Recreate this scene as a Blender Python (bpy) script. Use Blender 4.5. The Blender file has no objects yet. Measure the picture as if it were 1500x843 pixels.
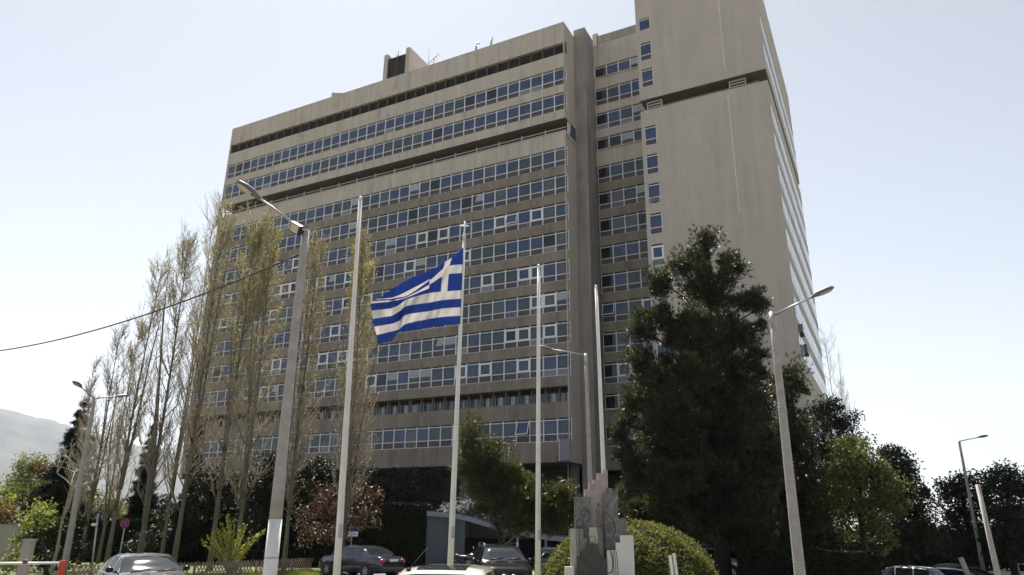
import bpy, math, random
import numpy as np
from mathutils import Vector, Matrix

random.seed(7)
RNG = np.random.default_rng(11)
scene = bpy.context.scene
C = bpy.context.collection
rad = math.radians

# ------------------------------------------------------------------ camera geometry (world: X along the facade, Y into the depth, Z up)
FOC, CX, CY = 1051.0, 750.0, 421.5
def _n(v): return v / np.linalg.norm(v)
_Z = _n(np.array([35.0, 3096.0, -FOC]))
_Y = np.array([570.0, -363.0, -FOC]); _Y = _n(_Y - _Z * (_Y @ _Z))
_X = np.cross(_Y, _Z)
ROT = np.array([_X, _Y, _Z])
CAM = np.array([0.0, 0.0, 2.15])
def ray(x, y): return ROT @ np.array([x - CX, CY - y, -FOC])
def at(x, y, d):
    """Point seen at a photo pixel, at horizontal distance d from the camera."""
    r = ray(x, y); r = r / math.hypot(r[0], r[1]); return CAM + r * d
def gz(x, y):
    """Ground level: flat, dipping a metre on the right beyond the lamp post."""
    S = lambda t: (lambda c: c * c * (3 - 2 * c))(max(0.0, min(1.0, t)))
    return -1.0 * S((y - 39) / 7) * S((x + 4.5) / 4)
def ground_at(x, d, y=800):
    p = at(x, y, d); return np.array([p[0], p[1], gz(p[0], p[1])])
def mpp(x, y, d):
    """Metres per photo pixel there."""
    p = at(x, y, d) - CAM; return -(ROT.T @ p)[2] / FOC
def on(x, y, ax, v):
    r = ray(x, y); return CAM + r * ((v - CAM[ax]) / r[ax])
def px_of(p):
    c = ROT.T @ (np.array(p) - CAM); return CX + FOC * c[0] / -c[2], CY - FOC * c[1] / -c[2]
HEAD = ROT @ np.array([0, 0, -1.0]); HEAD_A = math.atan2(HEAD[1], HEAD[0])

# ------------------------------------------------------------------ materials
def mat(name, base, rough=0.6, metal=0.0, spec=0.5, var=0.0, vscale=4.0, base2=None, bump=0.0, coat=0.0, ior=1.5, detail=4, distort=0.0):
    m = bpy.data.materials.new(name); m.use_nodes = True
    nt = m.node_tree; b = nt.nodes['Principled BSDF']
    b.inputs['Base Color'].default_value = (*base, 1); b.inputs['Roughness'].default_value = rough
    b.inputs['Metallic'].default_value = metal; b.inputs['IOR'].default_value = ior
    b.inputs['Specular IOR Level'].default_value = spec; b.inputs['Coat Weight'].default_value = coat
    b.inputs['Coat Roughness'].default_value = 0.04
    if var or base2 or bump:
        tc = nt.nodes.new('ShaderNodeTexCoord'); no = nt.nodes.new('ShaderNodeTexNoise')
        no.inputs['Scale'].default_value = vscale; no.inputs['Detail'].default_value = detail; no.inputs['Distortion'].default_value = distort
        nt.links.new(tc.outputs['Object'], no.inputs['Vector'])
        cr = nt.nodes.new('ShaderNodeValToRGB')
        b2 = base2 or tuple(c * (1 - var) for c in base); b1 = base if base2 else tuple(min(1, c * (1 + var)) for c in base)
        cr.color_ramp.elements[0].color = (*b2, 1); cr.color_ramp.elements[1].color = (*b1, 1)
        cr.color_ramp.elements[0].position = 0.3; cr.color_ramp.elements[1].position = 0.7
        nt.links.new(no.outputs['Fac'], cr.inputs['Fac']); nt.links.new(cr.outputs['Color'], b.inputs['Base Color'])
        if bump:
            bp = nt.nodes.new('ShaderNodeBump'); bp.inputs['Strength'].default_value = bump; bp.inputs['Distance'].default_value = 0.02
            nt.links.new(no.outputs['Fac'], bp.inputs['Height']); nt.links.new(bp.outputs['Normal'], b.inputs['Normal'])
    return m

def leaf_mat(name, c1, c2, trans=0.35, scale=0.6, rough=0.55, spec=0.3, tr=1.9):
    m = bpy.data.materials.new(name); m.use_nodes = True
    nt = m.node_tree; b = nt.nodes['Principled BSDF']; out = nt.nodes['Material Output']
    g = nt.nodes.new('ShaderNodeNewGeometry'); no = nt.nodes.new('ShaderNodeTexNoise')
    no.inputs['Scale'].default_value = scale; no.inputs['Detail'].default_value = 5
    nt.links.new(g.outputs['Position'], no.inputs['Vector'])
    ad = nt.nodes.new('ShaderNodeMath'); ad.operation = 'MULTIPLY_ADD'; ad.inputs[1].default_value = 0.5; ad.inputs[2].default_value = -0.25
    nt.links.new(g.outputs['Random Per Island'], ad.inputs[0])
    sm = nt.nodes.new('ShaderNodeMath'); sm.operation = 'ADD'
    nt.links.new(no.outputs['Fac'], sm.inputs[0]); nt.links.new(ad.outputs[0], sm.inputs[1])
    cr = nt.nodes.new('ShaderNodeValToRGB'); cr.color_ramp.elements[0].position = 0.3; cr.color_ramp.elements[1].position = 0.7
    cr.color_ramp.elements[0].color = (*c1, 1); cr.color_ramp.elements[1].color = (*c2, 1)
    nt.links.new(sm.outputs[0], cr.inputs['Fac'])
    b.inputs['Roughness'].default_value = rough; b.inputs['Specular IOR Level'].default_value = spec
    nt.links.new(cr.outputs['Color'], b.inputs['Base Color'])
    t = nt.nodes.new('ShaderNodeBsdfTranslucent'); tm = nt.nodes.new('ShaderNodeMix'); tm.data_type = 'RGBA'; tm.blend_type = 'MULTIPLY'; tm.inputs[0].default_value = 1; tm.inputs[7].default_value = (tr * 1.1, tr, tr * 0.55, 1)
    nt.links.new(cr.outputs['Color'], tm.inputs[6]); nt.links.new(tm.outputs[2], t.inputs['Color'])
    mx = nt.nodes.new('ShaderNodeMixShader'); mx.inputs[0].default_value = trans
    nt.links.new(b.outputs[0], mx.inputs[1]); nt.links.new(t.outputs[0], mx.inputs[2]); nt.links.new(mx.outputs[0], out.inputs['Surface'])
    return m

def concrete(name, c, joints=1.525, streak=0.35, jdark=0.75, blotch=0.12, hjoint=0.0, patch=0.75):
    m = bpy.data.materials.new(name); m.use_nodes = True
    nt = m.node_tree; L = nt.links.new; b = nt.nodes['Principled BSDF']; b.inputs['Roughness'].default_value = 0.9
    b.inputs['Specular IOR Level'].default_value = 0.2
    g = nt.nodes.new('ShaderNodeNewGeometry'); sp = nt.nodes.new('ShaderNodeSeparateXYZ'); L(g.outputs['Position'], sp.inputs[0])
    def math_(op, a, bb=None, cc=None):
        n = nt.nodes.new('ShaderNodeMath'); n.operation = op
        for i, v in enumerate((a, bb, cc)):
            if v is None: continue
            if isinstance(v, (int, float)): n.inputs[i].default_value = v
            else: L(v, n.inputs[i])
        return n.outputs[0]
    def noise(scale, vec=None, det=5):
        n = nt.nodes.new('ShaderNodeTexNoise'); n.inputs['Scale'].default_value = scale; n.inputs['Detail'].default_value = det
        L(vec or g.outputs['Position'], n.inputs['Vector']); return n.outputs['Fac']
    mp = nt.nodes.new('ShaderNodeMapping'); mp.inputs['Scale'].default_value = (1.6, 1.6, 0.10); L(g.outputs['Position'], mp.inputs['Vector'])
    st = noise(1.0, mp.outputs[0], 6)                     # runs of dirt down the wall
    bl = noise(0.35); fine = noise(9.0)
    v = math_('MULTIPLY_ADD', math_('SUBTRACT', st, 0.5), streak * 2, 1.0)
    v = math_('ADD', v, math_('MULTIPLY', math_('SUBTRACT', bl, 0.5), blotch * 2))
    v = math_('ADD', v, math_('MULTIPLY', math_('SUBTRACT', fine, 0.5), 0.22))
    # stained patches
    mp2 = nt.nodes.new('ShaderNodeMapping'); mp2.inputs['Scale'].default_value = (0.9, 0.9, 0.28); L(g.outputs['Position'], mp2.inputs['Vector'])
    pt = noise(1.0, mp2.outputs[0], 8)
    pm = nt.nodes.new('ShaderNodeMapRange'); pm.inputs[1].default_value = 0.60; pm.inputs[2].default_value = 0.72; pm.inputs[3].default_value = 1.0; pm.inputs[4].default_value = patch
    L(pt, pm.inputs[0]); v = math_('MULTIPLY', v, pm.outputs[0])
    if joints:
        fx = math_('FRACT', math_('MULTIPLY', math_('ADD', math_('ADD', sp.outputs['X'], sp.outputs['Y']), 200 + 16.7), 1 / joints))
        near = math_('LESS_THAN', math_('ABSOLUTE', math_('SUBTRACT', fx, 0.5)), 0.016)
        v = math_('MULTIPLY', v, math_('SUBTRACT', 1.0, math_('MULTIPLY', near, 1 - jdark)))
    if hjoint:
        fz = math_('FRACT', math_('MULTIPLY', sp.outputs['Z'], 1 / hjoint))
        v = math_('MULTIPLY', v, math_('SUBTRACT', 1.0, math_('MULTIPLY', math_('LESS_THAN', fz, 0.03), 0.06)))
    mul = nt.nodes.new('ShaderNodeMix'); mul.data_type = 'RGBA'; mul.blend_type = 'MULTIPLY'; mul.inputs[0].default_value = 1
    mul.inputs[6].default_value = (*c, 1); cmb = nt.nodes.new('ShaderNodeCombineXYZ')
    for i in range(3): L(v, cmb.inputs[i])
    L(cmb.outputs[0], mul.inputs[7]); L(mul.outputs[2], b.inputs['Base Color'])
    bp = nt.nodes.new('ShaderNodeBump'); bp.inputs['Strength'].default_value = 0.25; bp.inputs['Distance'].default_value = 0.02
    L(fine, bp.inputs['Height']); L(bp.outputs[0], b.inputs['Normal'])
    return m

def glass_mat(name, base, ior=1.9, rough=0.03):
    return mat(name, base, rough=rough, ior=ior, var=0.25, vscale=0.8)

M = dict(
    concrete=concrete('concrete_facade', (0.450, 0.408, 0.368), streak=0.28),
    concrete_band=concrete('concrete_band_weathered_shaded', (0.225, 0.196, 0.165), streak=0.40, blotch=0.28),  # brown weathering, plus the lower floors' weaker light darkened into the colour
    concrete_plain=concrete('concrete_plain', (0.430, 0.393, 0.358), joints=1.22, jdark=0.93, streak=0.15, blotch=0.12, hjoint=1.13, patch=0.92),
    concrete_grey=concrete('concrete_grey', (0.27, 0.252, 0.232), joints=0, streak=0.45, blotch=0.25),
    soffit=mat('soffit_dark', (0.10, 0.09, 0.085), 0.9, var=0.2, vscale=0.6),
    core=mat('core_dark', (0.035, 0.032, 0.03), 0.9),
    rust=mat('rust_brown', (0.14, 0.07, 0.05), 0.8, var=0.3),
    frame=mat('aluminium_frame', (0.64, 0.67, 0.73), 0.45, var=0.06),
    frame_white=mat('white_frame', (0.72, 0.74, 0.78), 0.4),
    pane_blue=glass_mat('pane_blue', (0.030, 0.052, 0.125), 1.55),
    pane_teal=glass_mat('pane_teal', (0.034, 0.060, 0.078), 1.5),
    pane_dark=glass_mat('pane_dark', (0.010, 0.011, 0.016), 1.5),
    pane_blind=glass_mat('pane_blind', (0.075, 0.088, 0.105), 1.5, 0.08),
    panel=mat('panel_brown', (0.058, 0.046, 0.050), 0.5, var=0.2, vscale=1.0),
    panel_light=mat('panel_light', (0.20, 0.20, 0.24), 0.5, var=0.1),
    panel_green=mat('panel_green', (0.10, 0.17, 0.08), 0.5),
    ac=mat('ac_grille', (0.13, 0.12, 0.12), 0.6, var=0.3, vscale=12),
    curtain=mat('curtain', (0.32, 0.36, 0.40), 0.9, var=0.3, vscale=6),
    white=mat('white_paint', (0.78, 0.77, 0.74), 0.5, var=0.06, vscale=3),
    pole=mat('flagpole_paint', (0.66, 0.64, 0.595), 0.45, var=0.10, vscale=2.5),
    postconc=mat('post_concrete', (0.34, 0.31, 0.285), 0.85, var=0.14, vscale=5, bump=0.3),
    postwhite=mat('post_whitewash', (0.66, 0.64, 0.62), 0.8, var=0.10, vscale=4, bump=0.3),
    steel=mat('galvanised', (0.36, 0.36, 0.37), 0.45, metal=0.5, var=0.15),
    lampgrey=mat('lamp_housing', (0.14, 0.14, 0.17), 0.45, var=0.1),
    lens=mat('lamp_lens', (0.50, 0.45, 0.33), 0.25, var=0.15, vscale=12),
    black=mat('black_plastic', (0.012, 0.012, 0.013), 0.5),
    rubber=mat('tyre_rubber', (0.015, 0.015, 0.016), 0.85),
    rim=mat('wheel_alloy', (0.45, 0.45, 0.47), 0.3, metal=0.8),
    chrome=mat('chrome', (0.75, 0.75, 0.77), 0.12, metal=1.0),
    carglass=mat('car_glass', (0.012, 0.016, 0.02), 0.03, ior=1.6),
    plate=mat('plate_white', (0.7, 0.7, 0.68), 0.5),
    redlight=mat('tail_red', (0.35, 0.01, 0.01), 0.2, coat=0.5),
    headlight=mat('headlight', (0.42, 0.44, 0.47), 0.08, metal=0.6, coat=1.0),
    bark=mat('poplar_bark', (0.19, 0.158, 0.13), 0.95, base2=(0.10, 0.083, 0.07), vscale=9, bump=0.6),
    bark_dark=mat('dark_bark', (0.030, 0.024, 0.019), 0.95, base2=(0.014, 0.011, 0.009), vscale=8, bump=0.6),
    twig=mat('twig', (0.33, 0.285, 0.22), 0.9, var=0.25, vscale=2),
    bud=leaf_mat('poplar_bud', (0.20, 0.205, 0.085), (0.33, 0.33, 0.15), 0.5, tr=1.3),
    budbrown=leaf_mat('brown_catkin', (0.21, 0.175, 0.115), (0.29, 0.25, 0.15), 0.4, tr=1.2),
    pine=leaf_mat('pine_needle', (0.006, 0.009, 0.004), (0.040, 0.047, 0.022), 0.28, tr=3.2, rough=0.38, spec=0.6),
    pine_light=leaf_mat('pine_needle_light', (0.015, 0.020, 0.007), (0.068, 0.076, 0.032), 0.3, tr=2.6, rough=0.4, spec=0.5),
    spruce=leaf_mat('conifer_needle', (0.009, 0.013, 0.010), (0.018, 0.024, 0.017), 0.12),
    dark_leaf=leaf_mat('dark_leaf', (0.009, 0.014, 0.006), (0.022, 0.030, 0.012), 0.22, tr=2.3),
    lime_leaf=leaf_mat('lime_leaf', (0.034, 0.046, 0.014), (0.080, 0.098, 0.032), 0.36, tr=1.9),
    bright_leaf=leaf_mat('bright_leaf', (0.085, 0.115, 0.03), (0.175, 0.205, 0.06), 0.42, tr=1.6),
    olive_leaf=leaf_mat('olive_leaf', (0.08, 0.095, 0.04), (0.15, 0.165, 0.07), 0.35),
    orange_leaf=leaf_mat('rust_leaf', (0.10, 0.062, 0.034), (0.17, 0.11, 0.055), 0.3, tr=1.4),
    plum_leaf=leaf_mat('plum_leaf', (0.040, 0.024, 0.021), (0.140, 0.088, 0.075), 0.28, tr=1.1),
    purple_leaf=leaf_mat('purple_blossom', (0.010, 0.005, 0.010), (0.020, 0.009, 0.018), 0.2),
    lavender=leaf_mat('lavender_blossom', (0.09, 0.09, 0.16), (0.24, 0.23, 0.36), 0.3, scale=3),
    hedge=leaf_mat('hedge_leaf', (0.056, 0.066, 0.019), (0.135, 0.142, 0.045), 0.28, scale=2.0, rough=0.6, spec=0.2),
    hedge_dark=leaf_mat('hedge_dark_leaf', (0.007, 0.011, 0.004), (0.016, 0.022, 0.007), 0.15),
    wand_leaf=leaf_mat('yellow_wand_leaf', (0.20, 0.23, 0.04), (0.36, 0.38, 0.07), 0.45, tr=1.4),
    grass=mat('grass', (0.10, 0.13, 0.03), 0.95, base2=(0.06, 0.085, 0.02), vscale=0.5, detail=10),
    asphalt=mat('asphalt', (0.135, 0.125, 0.115), 0.9, var=0.2, vscale=0.4, detail=10),
    paving=mat('paving', (0.26, 0.24, 0.22), 0.9, var=0.15, vscale=0.8, detail=8),
    soil=mat('dry_ground', (0.22, 0.19, 0.135), 0.95, base2=(0.15, 0.14, 0.09), vscale=0.05, detail=10),
    hill=mat('hill_scrub', (0.085, 0.085, 0.082), 0.95, base2=(0.035, 0.041, 0.038), vscale=0.008, detail=12),
    lattice=mat('lattice_wood', (0.27, 0.20, 0.145), 0.85, var=0.25, vscale=2),
    beige=mat('beige_render', (0.34, 0.30, 0.255), 0.9, var=0.1, vscale=0.8),
    bluepanel=mat('blue_grey_panel', (0.058, 0.082, 0.112), 0.6, var=0.06, vscale=1),
    bluefascia=mat('blue_fascia', (0.19, 0.23, 0.31), 0.6, var=0.06),
    redpost=mat('red_orange_paint', (0.62, 0.085, 0.028), 0.5, var=0.1),
    marble_pink=mat('pink_marble', (0.385, 0.305, 0.28), 0.5, base2=(0.27, 0.215, 0.20), vscale=2.5, detail=8, distort=1.5),
    marble_grey=mat('grey_marble', (0.20, 0.185, 0.18), 0.5, base2=(0.065, 0.06, 0.06), vscale=2.2, detail=10, bump=0.5, distort=2.5),
    marble_dark=mat('dark_marble', (0.075, 0.066, 0.06), 0.6, base2=(0.028, 0.025, 0.024), vscale=3, detail=10, bump=0.6, distort=2.0),
    marble_white=mat('white_marble', (0.62, 0.60, 0.57), 0.5, var=0.06, vscale=2, detail=8),
    marble_beige=mat('beige_marble', (0.38, 0.35, 0.29), 0.55, var=0.1, vscale=3),
    incised=mat('incised_line', (0.028, 0.025, 0.024), 0.8),
    sign_blue=mat('sign_blue', (0.015, 0.035, 0.20), 0.6), sign_red=mat('sign_red', (0.30, 0.015, 0.025), 0.4),
    cable=mat('cable_black', (0.02, 0.02, 0.02), 0.7),
    seat=mat('seat_vinyl', (0.015, 0.015, 0.015), 0.45),
    yellow=mat('yellow_paint', (0.55, 0.35, 0.03), 0.5),
)
def car_paint(name, c, metal=0.3, rough=0.16): return mat(name, c, rough, metal=metal, coat=1.0)
M['silver_paint'] = car_paint('silver_paint', (0.20, 0.195, 0.19), 0.5)
M['pale_silver_paint'] = car_paint('pale_silver_paint', (0.42, 0.43, 0.46), 0.3)
M['navy_paint'] = car_paint('navy_paint', (0.022, 0.024, 0.050), 0.3)
M['black_paint'] = car_paint('black_paint', (0.008, 0.007, 0.007), 0.0, 0.15)
M['black_paint'].node_tree.nodes['Principled BSDF'].inputs['Coat Weight'].default_value = 0.15; M['black_paint'].node_tree.nodes['Principled BSDF'].inputs['Specular IOR Level'].default_value = 0.3
M['white_car_paint'] = car_paint('cream_white_paint', (0.72, 0.70, 0.62), 0.0)
M['blue_paint'] = car_paint('blue_paint', (0.018, 0.018, 0.13), 0.2)
M['paleblue_paint'] = car_paint('paleblue_paint', (0.42, 0.50, 0.62), 0.2)
M['red_paint'] = car_paint('red_paint', (0.30, 0.02, 0.02), 0.1)

# ------------------------------------------------------------------ mesh helpers
class MB:
    """Collects shapes (world coordinates, or local ones when built without a parent offset) and links them as one mesh object."""
    def __init__(s): s.v = []; s.f = []; s.m = []; s.mats = []; s.sm = []
    def mi(s, m):
        if m not in s.mats: s.mats.append(m)
        return s.mats.index(m)
    def add(s, vs, fs, m, smooth=False):
        k = len(s.v); i = s.mi(m); s.v += [tuple(map(float, p)) for p in vs]
        for f in fs: s.f.append([k + j for j in f]); s.m.append(i); s.sm.append(smooth)
    def box(s, x0, x1, y0, y1, z0, z1, m):
        vs = [(x, y, z) for z in (z0, z1) for y in (y0, y1) for x in (x0, x1)]
        s.add(vs, [(0, 2, 3, 1), (4, 5, 7, 6), (0, 1, 5, 4), (2, 6, 7, 3), (0, 4, 6, 2), (1, 3, 7, 5)], m)
    def quad(s, a, b, c, d, m): s.add([a, b, c, d], [(0, 1, 2, 3)], m)
    def obox(s, o, ax, ay, az, m):
        """Box from corner o along three edge vectors."""
        o, ax, ay, az = map(np.array, (o, ax, ay, az))
        vs = [o, o + ax, o + ay, o + ax + ay, o + az, o + ax + az, o + ay + az, o + ax + ay + az]
        s.add(vs, [(0, 2, 3, 1), (4, 5, 7, 6), (0, 1, 5, 4), (2, 6, 7, 3), (0, 4, 6, 2), (1, 3, 7, 5)], m)
    def tube(s, pts, rs, m, n=6, cap=True, smooth=True):
        pts = [np.array(p, float) for p in pts]
        if not hasattr(rs, '__len__'): rs = [rs] * len(pts)
        vs = []; fs = []
        for i, p in enumerate(pts):
            t = pts[min(i + 1, len(pts) - 1)] - pts[max(i - 1, 0)]; t = t / (np.linalg.norm(t) + 1e-9)
            up = np.array([0, 0, 1.0]) if abs(t[2]) < 0.95 else np.array([1.0, 0, 0])
            a = np.cross(t, up); a /= np.linalg.norm(a); b = np.cross(t, a)
            for k in range(n):
                q = 2 * math.pi * k / n; vs.append(p + rs[i] * (a * math.cos(q) + b * math.sin(q)))
        for i in range(len(pts) - 1):
            for k in range(n): fs.append((i * n + k, i * n + (k + 1) % n, (i + 1) * n + (k + 1) % n, (i + 1) * n + k))
        if cap: fs += [tuple(range(n - 1, -1, -1)), tuple(range((len(pts) - 1) * n, len(pts) * n))]
        s.add(vs, fs, m, smooth)
    def prism(s, poly, o, ax, az, ay, m):
        """Polygon (2D) in the plane (ax, az) at o, extruded by the vector ay."""
        o, ax, az, ay = map(np.array, (o, ax, az, ay)); n = len(poly)
        a = [o + ax * p[0] + az * p[1] for p in poly]; b = [p + ay for p in a]
        s.add(a + b, [tuple(range(n)), tuple(range(2 * n - 1, n - 1, -1))] + [(i, n + i, n + (i + 1) % n, (i + 1) % n) for i in range(n)], m)
    def ball(s, c, r, m, nu=12, nv=8):
        r = np.array(r if hasattr(r, '__len__') else (r, r, r)); c = np.array(c); vs = []; fs = []
        for j in range(nv + 1):
            th = math.pi * j / nv
            for i in range(nu):
                ph = 2 * math.pi * i / nu
                vs.append(c + r * np.array([math.sin(th) * math.cos(ph), math.sin(th) * math.sin(ph), math.cos(th)]))
        for j in range(nv):
            for i in range(nu): fs.append((j * nu + i, (j + 1) * nu + i, (j + 1) * nu + (i + 1) % nu, j * nu + (i + 1) % nu))
        s.add(vs, fs, m, True)
    def build(s, name, parent=None, off=None):
        me = bpy.data.meshes.new(name)
        top = parent
        while top is not None and top.parent is not None: top = top.parent
        o_ = np.array(off) if off is not None else (np.array(top['_loc']) if top is not None and '_loc' in top else np.zeros(3))
        me.from_pydata([tuple(np.array(p) - o_) for p in s.v], [], s.f)
        for m in s.mats: me.materials.append(m)
        me.polygons.foreach_set('material_index', s.m); me.polygons.foreach_set('use_smooth', s.sm); me.update()
        o = bpy.data.objects.new(name, me); C.objects.link(o)
        if parent is not None: o.parent = parent
        elif off is not None: o.location = tuple(off)
        return o

def cloud_mesh(name, verts, nper, material, parent=None):
    """Fast mesh of many separate faces with nper corners each."""
    verts = np.asarray(verts, np.float32).reshape(-1, 3); n = len(verts) // nper
    if parent is not None and '_loc' in parent: verts = verts - np.array(parent['_loc'], np.float32)
    me = bpy.data.meshes.new(name); me.vertices.add(len(verts)); me.vertices.foreach_set('co', verts.ravel())
    me.loops.add(n * nper); me.loops.foreach_set('vertex_index', np.arange(n * nper, dtype=np.int32))
    me.polygons.add(n); me.polygons.foreach_set('loop_start', np.arange(0, n * nper, nper, dtype=np.int32))
    me.polygons.foreach_set('loop_total', np.full(n, nper, np.int32)); me.update(calc_edges=True)
    me.materials.append(material)
    o = bpy.data.objects.new(name, me); C.objects.link(o)
    if parent is not None: o.parent = parent
    return o

def tag(o, label=None, cat=None, group=None, kind=None):
    for k, v in (('label', label), ('category', cat), ('group', group), ('kind', kind)):
        if v: o[k] = v
    return o
def thing(name, loc, label, cat, group=None, rz=0.0):
    o = bpy.data.objects.new(name, None); C.objects.link(o); o.empty_display_size = 0.3
    o.location = tuple(map(float, loc)); o.rotation_euler = (0, 0, rz)
    if rz == 0.0: o['_loc'] = [float(c) for c in loc]
    return tag(o, label, cat, group)

# ------------------------------------------------------------------ sky, sun, air
SUN_EL, SUN_LEFT = 60.0, 15.0
sun_az = HEAD_A + rad(SUN_LEFT)                     # angle from +X, counter-clockwise
sdir = Vector((math.cos(sun_az) * math.cos(rad(SUN_EL)), math.sin(sun_az) * math.cos(rad(SUN_EL)), math.sin(rad(SUN_EL))))
w = bpy.data.worlds.new('World'); scene.world = w; w.use_nodes = True
nt = w.node_tree; bg = nt.nodes['Background']
sky = nt.nodes.new('ShaderNodeTexSky'); sky.sky_type = 'NISHITA'; sky.sun_disc = False
sky.sun_elevation = rad(SUN_EL); sky.sun_rotation = math.pi / 2 - sun_az
sky.air_density = 1.0; sky.dust_density = 0.45; sky.ozone_density = 1.0
hs = nt.nodes.new('ShaderNodeHueSaturation'); hs.inputs['Saturation'].default_value = 0.36   # a hazy, milky spring sky
nt.links.new(sky.outputs[0], hs.inputs['Color']); nt.links.new(hs.outputs[0], bg.inputs['Color']); bg.inputs['Strength'].default_value = 0.066
sl = bpy.data.lights.new('sun', 'SUN'); sl.energy = 5.0; sl.angle = rad(0.53); sl.color = (1.0, 0.95, 0.87)
so = bpy.data.objects.new('sun', sl); C.objects.link(so); so.rotation_euler = sdir.to_track_quat('Z', 'Y').to_euler(); so.location = (0, 0, 120)
scene.view_settings.view_transform = 'Standard'; scene.view_settings.look = 'None'
scene.view_settings.exposure = 1.2; scene.view_settings.gamma = 1.0; scene.view_settings.use_curve_mapping = False

cam = bpy.data.cameras.new('camera'); co = bpy.data.objects.new('camera', cam); C.objects.link(co)
cam.sensor_width = 36.0; cam.lens = FOC / 1500.0 * 36.0; cam.clip_start = 0.1; cam.clip_end = 30000
co.matrix_world = Matrix.Translation(Vector(CAM)) @ Matrix([list(r) for r in ROT]).to_4x4()
scene.camera = co
scene.cycles.max_bounces = 6; scene.cycles.transparent_max_bounces = 8; scene.cycles.use_denoising = True
scene.cycles.volume_bounces = 0; scene.cycles.sample_clamp_indirect = 6.0

HAZE = 0.00006
def build_haze():
    mb = MB(); m = bpy.data.materials.new('haze_air'); m.use_nodes = True; nt = m.node_tree
    nt.nodes.remove(nt.nodes['Principled BSDF']); v = nt.nodes.new('ShaderNodeVolumePrincipled')
    v.inputs['Density'].default_value = HAZE; v.inputs['Color'].default_value = (0.80, 0.88, 1.0, 1); v.inputs['Anisotropy'].default_value = 0.3
    nt.links.new(v.outputs[0], nt.nodes['Material Output'].inputs['Volume'])
    mb.box(-6500, 6500, -6500, 6500, -2.5, 900, m); o = mb.build('haze'); tag(o, kind='stuff')
if HAZE: build_haze()

# ------------------------------------------------------------------ setting
def flat(name, poly, z, m):
    mb = MB(); mb.add([(x, y, z) for x, y in poly], [tuple(range(len(poly)))], m); o = mb.build(name); return tag(o, kind='structure')
gx = [-6300, -400, -100, -40, -10] + [-5 + k * 0.5 for k in range(12)] + [5, 20, 60, 120, 400, 6300]; gy = [-6300, -400, -60, 0, 30] + [38 + k * 0.75 for k in range(13)] + [50, 60, 90, 140, 400, 1500, 6300]
mb = MB(); nx = len(gx); mb.add([(x, y, gz(x, y)) for y in gy for x in gx], [(j * nx + i, j * nx + i + 1, (j + 1) * nx + i + 1, (j + 1) * nx + i) for j in range(len(gy) - 1) for i in range(nx - 1)], M['soil'], True)
tag(mb.build('ground'), kind='structure')
flat('road', [(-27.5, -60), (40, -60), (40, 34.0), (-27.5, 34.0)], 0.004, M['asphalt'])
flat('forecourt', [(-84, 46), (-6, 46), (-6, 66.5), (-84, 66.5)], 0.004, M['paving'])
flat('lawn', [(-84, 8), (-28.4, 8), (-28.4, 45.9), (-84, 45.9)], 0.004, M['grass'])
flat('roadside_grass', [(1, 58), (60, 58), (60, 130), (1, 130)], -0.996, M['grass'])
mb = MB()                                            # raised kerbed island under the flagpoles and the memorial
isl = [(-14.4, 13.6), (-12.2, 13.4), (-7.2, 20.6), (-1.0, 21.2), (0.6, 24), (0.2, 31.2), (-10.4, 31.6), (-10.9, 24.2)]
mb.prism(isl, (0, 0, 0.0), (1, 0, 0), (0, 1, 0), (0, 0, 0.12), M['paving']); tag(mb.build('kerb'), kind='structure')
mb = MB(); cxi = sum(p[0] for p in isl) / len(isl); cyi = sum(p[1] for p in isl) / len(isl)
mb.add([(cxi + (x - cxi) * 0.94, cyi + (y - cyi) * 0.94, 0.124) for x, y in isl], [tuple(range(len(isl)))], M['grass']); tag(mb.build('verge'), kind='structure')

def mountain():
    prof = [(-400, 520), (-150, 560), (0, 597), (60, 612), (130, 632), (200, 652), (280, 668), (340, 690), (420, 720), (500, 745), (560, 772)]
    rng = random.Random(3); cols = []
    n = 110
    for i in range(n + 1):
        px = -400 + 960 * i / n
        for (a, ya), (b, yb) in zip(prof, prof[1:]):
            if a <= px <= b: y = ya + (yb - ya) * (px - a) / (b - a)
        top = at(px, y, 5000); zt = max(2.0, top[2] + rng.uniform(-7, 7)); d = np.array([top[0], top[1]]) / 5000
        col = []
        for k in range(13):
            q = k / 12.0; r = 3300 + 1700 * q; z = zt * q ** 1.35 * (1 + 0.10 * math.sin(i * 0.7 + k * 1.9) * (1 - q) + rng.uniform(-0.05, 0.05) * (1 - q))
            col.append((d[0] * r, d[1] * r, z if k else -0.5))
        col.append((d[0] * 5500, d[1] * 5500, -0.5)); cols.append(col)
    m_ = MB(); k = len(cols[0]); vs = [p for c in cols for p in c]
    fs = [(i * k + j, (i + 1) * k + j, (i + 1) * k + j + 1, i * k + j + 1) for i in range(n) for j in range(k - 1)]
    m_.add(vs, fs, M['hill'], True); tag(m_.build('hills'), kind='structure')
mountain()

# ------------------------------------------------------------------ the office tower
XL, XR, YF, YB = -82.65, -27.55, 65.94, 94.3
MOD = (XR - 0.12 - XL - 0.05) / 36.0
YN = 72.0                                           # recessed wall between the two blocks
TX0, TX1 = -18.75, -5.62                            # the right-hand block
TOPS = [53.75, 50.35] + [43.16 - 3.391 * i for i in range(8)] + [12.88]
WH = 2.30
bld = thing('office_building', (-44, YF, 0), 'massive grey concrete office block with long window rows and a dark gap near the top', 'building')

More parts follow.
